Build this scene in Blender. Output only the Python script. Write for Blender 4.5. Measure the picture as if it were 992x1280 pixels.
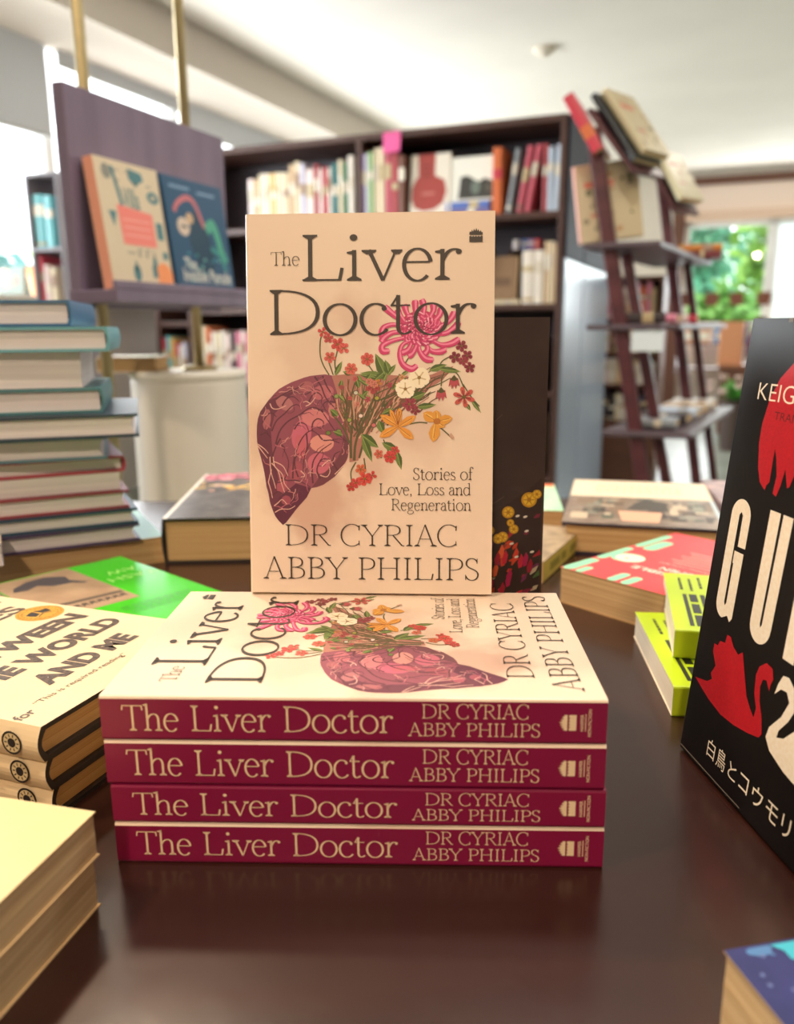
import bpy, math, random
import numpy as np
from mathutils import Matrix, Vector

for o in list(bpy.data.objects):
    bpy.data.objects.remove(o)
SC = bpy.context.scene
COL = SC.collection

# ------------------------------------------------------------------ camera
# table top is z = 0, floor is z = -0.75, camera stands over the origin
PITCH, ROLL, CAMH, FPX = 0.2230, -0.0075, 0.2142, 1018.1
_f = Vector((0, math.cos(PITCH), -math.sin(PITCH)))
_r0 = Vector((1, 0, 0)); _u0 = _r0.cross(_f)
_r = _r0 * math.cos(ROLL) + _u0 * math.sin(ROLL)
_u = _r.cross(_f)
cam = bpy.data.cameras.new('camera')
cam_o = bpy.data.objects.new('camera', cam); COL.objects.link(cam_o)
cam_o.matrix_world = Matrix(((_r.x, _u.x, -_f.x, 0), (_r.y, _u.y, -_f.y, 0), (_r.z, _u.z, -_f.z, CAMH), (0, 0, 0, 1)))
cam.sensor_width = 36.0
cam.lens = FPX / 1280.0 * 36.0
cam.clip_start = 0.01
cam.dof.use_dof = True
cam.dof.focus_distance = 0.40
cam.dof.aperture_fstop = 7.3
SC.camera = cam_o

# ------------------------------------------------------------------ room frame (turned 22.2 deg from the camera)
TH = math.radians(22.2)
BX = Vector((math.cos(TH), -math.sin(TH), 0)); AX = Vector((math.sin(TH), math.cos(TH), 0))
def rc(b, a, z=0.0):
    return BX * b + AX * a + Vector((0, 0, z))
def rmat(b, a, z=0.0, yaw=0.0):
    return Matrix.Translation(rc(b, a, z)) @ Matrix.Rotation(-TH + yaw, 4, 'Z')

# ------------------------------------------------------------------ world, lights, exposure
SC.view_settings.view_transform = 'Standard'
SC.view_settings.look = 'None'
SC.view_settings.gamma = 1.0
SC.view_settings.use_curve_mapping = False
SC.view_settings.exposure = 0.07
w = bpy.data.worlds.new('daylight'); SC.world = w
w.use_nodes = True
bg = w.node_tree.nodes['Background']
bg.inputs[0].default_value = (0.93, 0.98, 1.0, 1)
bg.inputs[1].default_value = 4.2

def area(name, loc, size, power, color, target=None, spread=180):
    l = bpy.data.lights.new(name, 'AREA'); l.shape = 'DISK' if not isinstance(size, tuple) else 'RECTANGLE'
    if isinstance(size, tuple): l.size, l.size_y = size
    else: l.size = size
    l.energy = power; l.color = color; l.spread = math.radians(spread)
    o = bpy.data.objects.new(name, l); COL.objects.link(o); o.location = loc
    if target is not None:
        d = Vector(target) - Vector(loc)
        o.rotation_euler = d.to_track_quat('-Z', 'Y').to_euler()
    return o
WARM = (1.0, 0.79, 0.56)
SOFT = (1.0, 0.92, 0.82)
# ceiling downlights over and in front of the table, with unseen fills added
area('downlight_and_fill', (-0.30, -1.6, 1.84), 0.16, 17, WARM, (0.0, 0.35, 0.05), 120)
area('downlight_and_fill', (-0.95, -0.15, 1.84), 0.16, 11, WARM, (0.1, 0.4, 0.05), 120)  # unseen lamp added at the left to brighten the black book's cover
area('downlight_and_fill', (-0.63, 1.45, 1.84), 0.14, 12, WARM, (0.0, 0.35, 0.0), 120)
for bb, aa in ((1.2, 2.2), (-0.2, 1.2), (0.6, 5.0), (-1.6, 5.6), (1.8, 7.2)):  # unseen fill lamps added at ceiling height to light the room
    p = rc(bb, aa, 1.84)
    area('downlight_and_fill', p, 0.25, 15, SOFT, p + Vector((0, 0, -1)), 170)
# daylight through the long window on the left and the back glazing
p = rc(-3.36, 4.2, 0.75); area('window_daylight', p, (6.5, 0.8), 150, (0.92, 0.97, 1.0), p + BX + Vector((0, 0, -0.05)), 140)
p = rc(0.9, 10.1, 0.6); area('window_daylight', p, (3.4, 1.8), 90, (0.92, 0.97, 1.0), p - AX)

# ------------------------------------------------------------------ materials
def lin(c):
    return c / 12.92 if c <= 0.04045 else ((c + 0.055) / 1.055) ** 2.4
def hexc(h):
    h = h.lstrip('#')
    return tuple(lin(int(h[i:i + 2], 16) / 255) for i in (0, 2, 4)) + (1,)
_M = {}
def mat(h, rough=0.5, metal=0.0, spec=0.5, coat=0.0, key=None):
    k = key or (h, rough, metal, spec, coat)
    if k in _M: return _M[k]
    m = bpy.data.materials.new('surface_' + h.strip('#'))
    m.use_nodes = True
    b = m.node_tree.nodes['Principled BSDF']
    b.inputs['Base Color'].default_value = hexc(h)
    b.inputs['Roughness'].default_value = rough
    b.inputs['Metallic'].default_value = metal
    b.inputs['Specular IOR Level'].default_value = spec
    b.inputs['Coat Weight'].default_value = coat
    _M[k] = m
    return m
def nodes_of(m):
    nt = m.node_tree
    return nt, nt.nodes, nt.links, nt.nodes['Principled BSDF']
def mix_noise(name, h1, h2, scale=(10, 10, 10), nscale=5.0, rough=0.5, lo=0.35, hi=0.65, detail=4, spec=0.5, bump=0.0, rough2=None, coat=0.0, bdist=0.001):
    if name in _M: return _M[name]
    m = bpy.data.materials.new(name); m.use_nodes = True
    nt, N, L, B = nodes_of(m)
    tc = N.new('ShaderNodeTexCoord'); mp = N.new('ShaderNodeMapping'); mp.inputs['Scale'].default_value = scale
    nz = N.new('ShaderNodeTexNoise'); nz.inputs['Scale'].default_value = nscale; nz.inputs['Detail'].default_value = detail
    mr = N.new('ShaderNodeMapRange'); mr.inputs[1].default_value = lo; mr.inputs[2].default_value = hi
    mx = N.new('ShaderNodeMix'); mx.data_type = 'RGBA'
    mx.inputs[6].default_value = hexc(h1); mx.inputs[7].default_value = hexc(h2)
    L.new(tc.outputs['Object'], mp.inputs[0]); L.new(mp.outputs[0], nz.inputs['Vector'])
    L.new(nz.outputs[0], mr.inputs[0]); L.new(mr.outputs[0], mx.inputs[0]); L.new(mx.outputs[2], B.inputs['Base Color'])
    B.inputs['Roughness'].default_value = rough; B.inputs['Specular IOR Level'].default_value = spec
    B.inputs['Coat Weight'].default_value = coat
    if rough2 is not None:
        m2 = N.new('ShaderNodeMapRange'); m2.inputs[3].default_value = rough; m2.inputs[4].default_value = rough2
        L.new(nz.outputs[0], m2.inputs[0]); L.new(m2.outputs[0], B.inputs['Roughness'])
    if bump:
        bp = N.new('ShaderNodeBump'); bp.inputs['Strength'].default_value = bump; bp.inputs['Distance'].default_value = bdist
        L.new(nz.outputs[0], bp.inputs['Height']); L.new(bp.outputs[0], B.inputs['Normal'])
    _M[name] = m
    return m
def pages(name, h1, h2):
    return mix_noise('paper_' + name, h1, h2, (3, 3, 900), 1.2, 0.8, 0.3, 0.7, 3, 0.15, 0.25, bdist=0.0004)
PAGE_CREAM = pages('cream', '#e9cfa6', '#cfae80')
PAGE_TAN = pages('tan', '#d8b688', '#b98f5f')
PAGE_WHITE = pages('white', '#efe4d2', '#d9cab4')
PAGE_GREY = pages('grey', '#eae2e4', '#d4cace')

def liver_cover_mat():
    m = bpy.data.materials.new('printed_cream_cover'); m.use_nodes = True
    nt, N, L, B = nodes_of(m)
    tc = N.new('ShaderNodeTexCoord')
    nz = N.new('ShaderNodeTexNoise'); nz.inputs['Scale'].default_value = 45; nz.inputs['Detail'].default_value = 5
    L.new(tc.outputs['Object'], nz.inputs['Vector'])
    acc = None
    for cx, cy, r, s in ((0.034, 0.052, 0.030, 0.75), (0.012, 0.085, 0.026, 0.4), (0.055, 0.143, 0.020, 0.35), (0.060, 0.075, 0.026, 0.5), (0.090, 0.088, 0.022, 0.35), (0.03, 0.125, 0.022, 0.3)):
        ds = N.new('ShaderNodeVectorMath'); ds.operation = 'DISTANCE'; ds.inputs[1].default_value = (cx, cy, 0.019)
        L.new(tc.outputs['Object'], ds.inputs[0])
        ad = N.new('ShaderNodeMath'); ad.operation = 'MULTIPLY_ADD'; ad.inputs[1].default_value = 0.034; L.new(nz.outputs[0], ad.inputs[0]); L.new(ds.outputs['Value'], ad.inputs[2])
        mr = N.new('ShaderNodeMapRange'); mr.interpolation_type = 'SMOOTHSTEP'
        mr.inputs[1].default_value = r + 0.018; mr.inputs[2].default_value = r * 0.55 + 0.012; mr.inputs[3].default_value = 0; mr.inputs[4].default_value = s
        L.new(ad.outputs[0], mr.inputs[0])
        if acc is None: acc = mr.outputs[0]
        else:
            mx = N.new('ShaderNodeMath'); mx.operation = 'MAXIMUM'; L.new(acc, mx.inputs[0]); L.new(mr.outputs[0], mx.inputs[1]); acc = mx.outputs[0]
    mx = N.new('ShaderNodeMix'); mx.data_type = 'RGBA'
    mx.inputs[6].default_value = hexc('#ecd4c0'); mx.inputs[7].default_value = hexc('#c79c8a')
    L.new(acc, mx.inputs[0]); L.new(mx.outputs[2], B.inputs['Base Color'])
    B.inputs['Roughness'].default_value = 0.27; B.inputs['Specular IOR Level'].default_value = 0.5
    return m

# ------------------------------------------------------------------ mesh building
class MB:
    def __init__(s):
        s.v = []; s.f = []; s.mi = []; s.mats = []
    def slot(s, m):
        if m not in s.mats: s.mats.append(m)
        return s.mats.index(m)
    def add(s, verts, faces, m):
        o = len(s.v); k = s.slot(m)
        s.v += [tuple(p) for p in verts]
        for f in faces: s.f.append(tuple(i + o for i in f)); s.mi.append(k)
    def box(s, x0, y0, z0, x1, y1, z1, m):
        s.add([(x0, y0, z0), (x1, y0, z0), (x1, y1, z0), (x0, y1, z0), (x0, y0, z1), (x1, y0, z1), (x1, y1, z1), (x0, y1, z1)],
              [(0, 3, 2, 1), (4, 5, 6, 7), (0, 1, 5, 4), (1, 2, 6, 5), (2, 3, 7, 6), (3, 0, 4, 7)], m)
    def prism(s, poly, h0, h1, m, axis='z', caps=True):
        n = len(poly)
        P = {'z': lambda a, b, h: (a, b, h), 'y': lambda a, b, h: (a, h, b), 'x': lambda a, b, h: (h, a, b)}[axis]
        vs = [P(a, b, h0) for a, b in poly] + [P(a, b, h1) for a, b in poly]
        fs = [(i, (i + 1) % n, n + (i + 1) % n, n + i) for i in range(n)]
        if caps: fs += [tuple(range(n - 1, -1, -1)), tuple(range(n, 2 * n))]
        s.add(vs, fs, m)
    def tube(s, pts, r, m, seg=12, caps=True):
        pts = [Vector(p) for p in pts]; n = len(pts); vs = []; fs = []
        for i, p in enumerate(pts):
            d = (pts[min(i + 1, n - 1)] - pts[max(i - 1, 0)]).normalized()
            a = d.cross(Vector((0, 0, 1)) if abs(d.z) < 0.9 else Vector((1, 0, 0))).normalized(); b = d.cross(a)
            rr = r[i] if isinstance(r, (list, tuple)) else r
            for k in range(seg):
                t = 2 * math.pi * k / seg
                vs.append(p + (a * math.cos(t) + b * math.sin(t)) * rr)
        for i in range(n - 1):
            for k in range(seg):
                fs.append((i * seg + k, i * seg + (k + 1) % seg, (i + 1) * seg + (k + 1) % seg, (i + 1) * seg + k))
        if caps: fs += [tuple(range(seg - 1, -1, -1)), tuple((n - 1) * seg + k for k in range(seg))]
        s.add(vs, fs, m)
    def lathe(s, prof, m, seg=40, c=(0, 0)):
        n = len(prof); vs = []; fs = []
        for r, z in prof:
            for k in range(seg):
                t = 2 * math.pi * k / seg; vs.append((c[0] + r * math.cos(t), c[1] + r * math.sin(t), z))
        for i in range(n - 1):
            for k in range(seg):
                fs.append((i * seg + k, i * seg + (k + 1) % seg, (i + 1) * seg + (k + 1) % seg, (i + 1) * seg + k))
        fs += [tuple(range(seg - 1, -1, -1)), tuple((n - 1) * seg + k for k in range(seg))]
        s.add(vs, fs, m)
    def build(s, name, parent=None, M=None, bevel=0.0, smooth=False, seg=2):
        me = bpy.data.meshes.new(name)
        me.from_pydata(s.v, [], s.f)
        for m in s.mats: me.materials.append(m)
        me.polygons.foreach_set('material_index', s.mi)
        if smooth: me.polygons.foreach_set('use_smooth', [True] * len(me.polygons))
        me.update()
        o = bpy.data.objects.new(name, me); COL.objects.link(o)
        if parent is not None: o.parent = parent
        if M is not None: o.matrix_world = M if parent is None else o.matrix_world
        if M is not None and parent is not None: o.matrix_local = M
        if bevel:
            bv = o.modifiers.new('edge', 'BEVEL'); bv.width = bevel; bv.segments = seg; bv.limit_method = 'ANGLE'; bv.angle_limit = 0.7
        return o
def tag(o, label, cat, group=None, kind=None):
    if label: o['label'] = label
    if cat: o['category'] = cat
    if group: o['group'] = group
    if kind: o['kind'] = kind
    return o
def thing(name, label, cat, M, group=None):
    o = bpy.data.objects.new(name, None); COL.objects.link(o); o.empty_display_size = 0.02
    o.matrix_world = M
    return tag(o, label, cat, group)
def struct(o):
    o['kind'] = 'structure'; return o
def frame(o, ex, ey, ez=None):
    ex = Vector(ex).normalized(); ey = Vector(ey); ey = (ey - ex * ey.dot(ex)).normalized(); ez = ex.cross(ey)
    o = Vector(o)
    return Matrix(((ex.x, ey.x, ez.x, o.x), (ex.y, ey.y, ez.y, o.y), (ex.z, ey.z, ez.z, o.z), (0, 0, 0, 1)))

# ------------------------------------------------------------------ flat printed artwork on a plane
class Art(MB):
    EPS = 2.2e-6
    def __init__(s, fn, base=1.2e-4):
        super().__init__(); s.fn = fn; s.base = base; s.L = 0
    def P(s, x, y, layer=None):
        return s.fn(x, y, s.base + s.EPS * (s.L if layer is None else layer))
    def poly(s, pts, m):
        s.add([s.P(x, y) for x, y in pts], [tuple(range(len(pts)))], m)
    def rect(s, x0, y0, x1, y1, m):
        s.poly([(x0, y0), (x1, y0), (x1, y1), (x0, y1)], m)
    def ring(s, cx, cy, rx, ry, m, n=24, rot=0.0):
        c, t = math.cos(rot), math.sin(rot)
        s.poly([(cx + rx * math.cos(a) * c - ry * math.sin(a) * t, cy + rx * math.cos(a) * t + ry * math.sin(a) * c) for a in (2 * math.pi * k / n for k in range(n))], m)
    def strip(s, pts, wd, m):
        n = len(pts)
        if n < 2: return
        vs = []
        for i, (x, y) in enumerate(pts):
            ax, ay = pts[max(i - 1, 0)]; bx, by = pts[min(i + 1, n - 1)]
            dx, dy = bx - ax, by - ay; l = math.hypot(dx, dy) or 1e-9
            h = (wd(i / (n - 1), dx / l, dy / l) if callable(wd) else wd) / 2
            vs += [(x - dy / l * h, y + dx / l * h), (x + dy / l * h, y - dx / l * h)]
        s.add([s.P(x, y) for x, y in vs], [(2 * i, 2 * i + 1, 2 * i + 3, 2 * i + 2) for i in range(n - 1)], m)
def smoothpts(pts, n=6):
    out = []
    P = [pts[0]] + list(pts) + [pts[-1]]
    for i in range(1, len(P) - 2):
        p0, p1, p2, p3 = P[i - 1], P[i], P[i + 1], P[i + 2]
        for k in range(n):
            t = k / n
            out.append(tuple(0.5 * (2 * p1[j] + (p2[j] - p0[j]) * t + (2 * p0[j] - 5 * p1[j] + 4 * p2[j] - p3[j]) * t * t + (3 * p1[j] - p0[j] - 3 * p2[j] + p3[j]) * t ** 3) for j in (0, 1)))
    out.append(tuple(pts[-1]))
    return out

# ------------------------------------------------------------------ light old-style serif lettering (strokes)
def bez(p0, p1, p2, p3, n=10):
    return [tuple((1 - t) ** 3 * p0[j] + 3 * (1 - t) ** 2 * t * p1[j] + 3 * (1 - t) * t * t * p2[j] + t ** 3 * p3[j] for j in (0, 1)) for t in (k / n for k in range(n + 1))]
def arc(cx, cy, rx, ry, a0, a1, n=20):
    return [(cx + rx * math.cos(math.radians(a0 + (a1 - a0) * k / n)), cy + ry * math.sin(math.radians(a0 + (a1 - a0) * k / n))) for k in range(n + 1)]
# stroke: ('s', pts, k) pen stroke; ('f', x, y, up) slab serif with brackets; ('g', x, y) left flag; ('d', x, y, r) ball
def F(x, y, up=1, w=0.13): return ('f', x, y, up, w)
X = 0.66
GL = {
 ' ': (0.36, []),
 'T': (0.76, [('s', [(0.38, 0), (0.38, 0.98)], 1), ('s', [(0.03, 0.975), (0.73, 0.975)], 1), ('s', [(0.045, 0.99), (0.02, 0.80)], .6), ('s', [(0.715, 0.99), (0.74, 0.80)], .6), F(0.38, 0)]),
 'h': (0.68, [('s', [(0.14, 0), (0.14, 1.06)], 1), ('g', 0.14, 1.06), F(0.14, 0), ('s', bez((0.15, 0.46), (0.24, 0.70), (0.53, 0.76), (0.53, 0.42)) + [(0.53, 0)], 1), F(0.53, 0)]),
 'n': (0.68, [('s', [(0.14, 0), (0.14, X)], 1), ('g', 0.14, X), F(0.14, 0), ('s', bez((0.15, 0.46), (0.24, 0.70), (0.53, 0.76), (0.53, 0.42)) + [(0.53, 0)], 1), F(0.53, 0)]),
 'e': (0.58, [('s', [(0.06, 0.39), (0.51, 0.39)], 1), ('s', arc(0.295, 0.33, 0.235, 0.345, 10, 318, 26), 1)]),
 'L': (0.80, [('s', [(0.20, 0), (0.20, 1)], 1), F(0.20, 1, -1), ('s', [(0.06, 0.022), (0.74, 0.022)], 1), ('s', [(0.72, 0.01), (0.765, 0.28)], .8), F(0.20, 0)]),
 'i': (0.36, [('s', [(0.18, 0), (0.18, X)], 1), ('g', 0.18, X), F(0.18, 0), ('d', 0.17, 0.93, 0.07)]),
 'v': (0.64, [('s', [(0.08, X), (0.33, 0)], 1), ('s', [(0.33, 0), (0.56, X)], .55), F(0.08, X, -1), F(0.57, X, -1, .10)]),
 'r': (0.50, [('s', [(0.15, 0), (0.15, X)], 1), ('g', 0.15, X), F(0.15, 0), ('s', bez((0.16, 0.42), (0.22, 0.62), (0.32, 0.70), (0.45, 0.63)), 1), ('d', 0.435, 0.605, 0.055)]),
 'D': (1.04, [('s', [(0.20, 0), (0.20, 1)], 1), F(0.20, 1, -1, .12), F(0.20, 0, 1, .12), ('s', bez((0.20, 0.975), (0.62, 0.99), (0.97, 0.86), (0.97, 0.50)) + bez((0.97, 0.50), (0.97, 0.12), (0.62, 0.01), (0.20, 0.025)), 1)]),
 'o': (0.68, [('s', arc(0.34, 0.33, 0.285, 0.345, 0, 360, 32), 1)]),
 'c': (0.56, [('s', arc(0.32, 0.33, 0.265, 0.345, 50, 322, 24), 1), ('d', 0.475, 0.565, 0.05)]),
 't': (0.43, [('s', [(0.17, 0.86), (0.17, 0.17)] + bez((0.17, 0.17), (0.17, 0.0), (0.28, -0.05), (0.41, 0.07), 8), 1), ('s', [(0.03, 0.635), (0.39, 0.635)], 1), ('s', [(0.05, .635), (0.17, .86)], .4)]),
 'R': (0.88, [('s', [(0.20, 0), (0.20, 1)], 1), F(0.20, 1, -1), F(0.20, 0), ('s', bez((0.20, 0.975), (0.55, 1.0), (0.70, 0.92), (0.70, 0.74)) + bez((0.70, 0.74), (0.70, 0.54), (0.50, 0.50), (0.20, 0.51)), 1), ('s', [(0.42, 0.51), (0.78, 0.03), (0.88, 0.01)], 1)]),
 'C': (0.90, [('s', arc(0.49, 0.5, 0.43, 0.515, 48, 312, 28), 1), ('s', [(0.79, 0.97), (0.775, 0.74)], .7), ('s', [(0.79, 0.03), (0.775, 0.24)], .5)]),
 'Y': (0.82, [('s', [(0.07, 0.99), (0.41, 0.45)], 1), ('s', [(0.75, 0.99), (0.41, 0.45)], .55), ('s', [(0.41, 0.47), (0.41, 0)], 1), F(0.41, 0), F(0.08, 1, -1), F(0.74, 1, -1, .11)]),
 'I': (0.40, [('s', [(0.20, 0), (0.20, 1)], 1), F(0.20, 1, -1), F(0.20, 0)]),
 'A': (0.88, [('s', [(0.11, 0), (0.43, 1.02)], .55), ('s', [(0.42, 1.02), (0.76, 0)], 1), ('s', [(0.20, 0.34), (0.64, 0.34)], 1), F(0.11, 0, 1, .11), F(0.77, 0)]),
 'B': (0.76, [('s', [(0.20, 0), (0.20, 1)], 1), F(0.20, 1, -1), F(0.20, 0), ('s', bez((0.20, 0.975), (0.50, 1.0), (0.62, 0.92), (0.62, 0.76)) + bez((0.62, 0.76), (0.62, 0.58), (0.48, 0.53), (0.20, 0.53)), 1), ('s', bez((0.20, 0.53), (0.55, 0.55), (0.69, 0.46), (0.69, 0.28)) + bez((0.69, 0.28), (0.69, 0.08), (0.52, 0.015), (0.20, 0.025)), 1)]),
 'P': (0.72, [('s', [(0.20, 0), (0.20, 1)], 1), F(0.20, 1, -1), F(0.20, 0), ('s', bez((0.20, 0.975), (0.52, 1.0), (0.67, 0.92), (0.67, 0.72)) + bez((0.67, 0.72), (0.67, 0.50), (0.48, 0.44), (0.20, 0.46)), 1)]),
 'H': (1.00, [('s', [(0.20, 0), (0.20, 1)], 1), ('s', [(0.80, 0), (0.80, 1)], 1), ('s', [(0.2, 0.52), (0.8, 0.52)], 1), F(0.20, 1, -1), F(0.20, 0), F(0.80, 1, -1), F(0.80, 0)]),
 'S': (0.62, [('s', bez((0.50, 0.84), (0.42, 1.06), (0.10, 1.04), (0.10, 0.76)) + bez((0.10, 0.76), (0.10, 0.50), (0.54, 0.54), (0.54, 0.26)) + bez((0.54, 0.26), (0.54, -0.06), (0.16, -0.08), (0.08, 0.20)), 1), ('s', [(0.505, 0.98), (0.50, 0.76)], .5), ('s', [(0.08, 0.02), (0.075, 0.25)], .5)]),
 's': (0.46, [('s', bez((0.38, 0.55), (0.32, 0.70), (0.08, 0.70), (0.08, 0.50)) + bez((0.08, 0.50), (0.08, 0.32), (0.40, 0.36), (0.40, 0.17)) + bez((0.40, 0.17), (0.40, -0.05), (0.12, -0.05), (0.06, 0.13)), 1)]),
 'a': (0.58, [('s', bez((0.10, 0.52), (0.14, 0.72), (0.43, 0.74), (0.43, 0.48)) + [(0.43, 0.10)] + bez((0.43, 0.10), (0.44, 0.0), (0.50, 0.0), (0.57, 0.05), 5), 1), ('s', bez((0.43, 0.40), (0.25, 0.37), (0.07, 0.32), (0.07, 0.16)) + bez((0.07, 0.16), (0.08, -0.05), (0.34, -0.04), (0.43, 0.14)), 1), ('d', .12, .52, .045)]),
 'd': (0.70, [('s', arc(0.30, 0.33, 0.24, 0.345, 40, 322, 24), 1), ('s', [(0.53, 1.06), (0.53, 0.0)], 1), ('g', 0.53, 1.06), ('s', [(.53, .02), (.65, .03)], 1)]),
 'g': (0.62, [('s', arc(0.28, 0.43, 0.19, 0.235, 0, 360, 24), 1), ('s', [(0.43, 0.60), (0.58, 0.64)], 1), ('s', bez((0.20, 0.22), (0.02, 0.10), (0.10, 0.02), (0.32, 0.02)) + bez((0.32, 0.02), (0.60, 0.0), (0.62, -0.18), (0.48, -0.26)) + bez((0.48, -0.26), (0.28, -0.36), (0.02, -0.30), (0.05, -0.14)) + [(0.14, -0.02)], .8)]),
 'f': (0.40, [('s', bez((0.42, 0.96), (0.34, 1.12), (0.17, 1.10), (0.17, 0.86)) + [(0.17, 0)], 1), F(0.17, 0), ('s', [(0.04, 0.635), (0.36, 0.635)], 1), ('d', .40, .97, .05)]),
 ',': (0.28, [('d', 0.13, 0.05, 0.06), ('s', [(0.165, 0.04), (0.15, -0.08), (0.09, -0.18)], .6)]),
}
def serif(art, text, x0, x1, y, cap, m, thick=0.10, thin=0.042, track=0.0):
    tot = sum(GL[c][0] + track for c in text) - track
    sx = (x1 - x0) / tot / cap
    cx = 0.0
    for c in text:
        adv, st = GL[c]
        T = lambda px, py: (x0 + (cx + px) * cap * sx, y + py * cap)
        def strip(pts, k):
            def wd(t, dx, dy): return (thin + (thick * k - thin if thick * k > thin else 0) * abs(dy) ** 1.3)
            n = len(pts); vs = []
            for i, (px, py) in enumerate(pts):
                a, b = pts[max(i - 1, 0)], pts[min(i + 1, n - 1)]
                dx, dy = b[0] - a[0], b[1] - a[1]; l = math.hypot(dx, dy) or 1e-9
                h = wd(0, dx / l, dy / l) / 2
                vs += [T(px - dy / l * h, py + dx / l * h), T(px + dy / l * h, py - dx / l * h)]
            art.add([art.P(*p) for p in vs], [(2 * i, 2 * i + 1, 2 * i + 3, 2 * i + 2) for i in range(n - 1)], m)
        for s in st:
            if s[0] == 's': strip(s[1], s[2])
            elif s[0] == 'd':
                art.poly([T(s[1] + s[3] * math.cos(a), s[2] + s[3] * math.sin(a)) for a in (2 * math.pi * k / 12 for k in range(12))], m)
            elif s[0] == 'f':
                _, px, py, up, hw = s
                art.poly([T(px - hw, py), T(px + hw, py), T(px + hw, py + up * thin * .9), T(px + thick * .55, py + up * thin * 2.6), T(px - thick * .55, py + up * thin * 2.6), T(px - hw, py + up * thin * .9)], m)
            elif s[0] == 'g':
                px, py = s[1], s[2]
                art.poly([T(px + thick * .5, py), T(px + thick * .5, py - .10), T(px - thick * .5, py - .09), T(px - 0.13, py - 0.075), T(px - 0.13, py - 0.04)], m)
        cx += adv + track
# ------------------------------------------------------------------ plain sans lettering from the built-in face
_TC = {}
def glyphs(text, bold):
    k = (text, bold)
    if k in _TC: return _TC[k]
    cu = bpy.data.curves.new('lettering', 'FONT'); cu.body = text; cu.size = 1.0; cu.offset = bold; cu.fill_mode = 'FRONT'; cu.resolution_u = 4
    o = bpy.data.objects.new('lettering', cu); COL.objects.link(o)
    dg = bpy.context.evaluated_depsgraph_get(); dg.update()
    me = o.evaluated_get(dg).to_mesh()
    vs = [(v.co.x, v.co.y) for v in me.vertices]; fs = [tuple(p.vertices) for p in me.polygons]
    o.evaluated_get(dg).to_mesh_clear()
    bpy.data.objects.remove(o); bpy.data.curves.remove(cu)
    _TC[k] = (vs, fs)
    return _TC[k]
def sans(art, text, x0, y0, x1, y1, m, bold=0.0, rot=0):
    vs, fs = glyphs(text, bold)
    if not vs: return
    xa = min(p[0] for p in vs); xb = max(p[0] for p in vs); ya = min(p[1] for p in vs); yb = max(p[1] for p in vs)
    out = []
    for px, py in vs:
        u = (px - xa) / max(xb - xa, 1e-6); v = (py - ya) / max(yb - ya, 1e-6)
        if rot == 90: u, v = 1 - v, u
        elif rot == -90: u, v = v, 1 - u
        elif rot == 180: u, v = 1 - u, 1 - v
        out.append(art.P(x0 + u * (x1 - x0), y0 + v * (y1 - y0)))
    art.add(out, fs, m)

# ------------------------------------------------------------------ books
# local axes of a book: x spine (0) -> fore-edge (W), y tail (0) -> head (H), z back cover (0) -> front cover (T)
def paperback(name, label, M, W, H, T, front, spine=None, back=None, page=None, cat='book', group=None, curl=0.0, rs=0.0012):
    spine = spine or front; back = back or front; page = page or PAGE_CREAM
    root = thing(name, label, cat, M, group)
    ct = 0.0005
    out = [(W, 0)] + [(rs, 0), (rs * .3, rs * .3), (0, rs), (0, T - rs), (rs * .3, T - rs * .3), (rs, T)] + [(W, T)]
    inn = [(W, T - ct), (rs, T - ct), (ct, T - rs), (ct, rs), (rs, ct), (W, ct)]
    pl = out + inn
    mb = MB(); n = len(pl)
    vs = [(x, 0, z) for x, z in pl] + [(x, H, z) for x, z in pl]
    for i in range(n):
        j = (i + 1) % n
        f = [(i, j, n + j, n + i)]
        mm = back if i in (0, 1, 2) else front if i in (4, 5, 6) else spine if i == 3 else page
        if i in (7, n - 1): mm = page
        q = [vs[k] for k in f[0]]
        mb.add(q, [(3, 2, 1, 0)], mm)
    # end faces of the cover
    for yy, flip in ((0, 0), (H, 1)):
        segs = [(0, 1, n - 2, n - 1), (1, 2, n - 2), (2, 3, n - 3, n - 2), (3, 4, n - 4, n - 3), (4, 5, n - 4), (5, 6, n - 5, n - 4), (6, 7, n - 6, n - 5)]
        for sg in segs:
            q = [(pl[k][0], yy, pl[k][1]) for k in sg]
            mb.add(q, [tuple(range(len(q)))], page)
    mb.build('cover', root)
    pb = MB(); e = 0.0006
    # the block has a few slightly uneven leaves along its fore-edge
    k = 8; rnd = random.Random(hash(name + label) % 1000 if False else len(label) * 7 + len(name))
    zs = [ct + (T - 2 * ct) * i / k for i in range(k + 1)]
    xs = [W - e - rnd.random() * 0.0003 for _ in zs]
    pb.prism([(ct, ct)] + list(zip(xs, zs)) + [(ct, T - ct)], e, H - e, page, 'y')
    pb.build('page_block', root)
    return root
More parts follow.
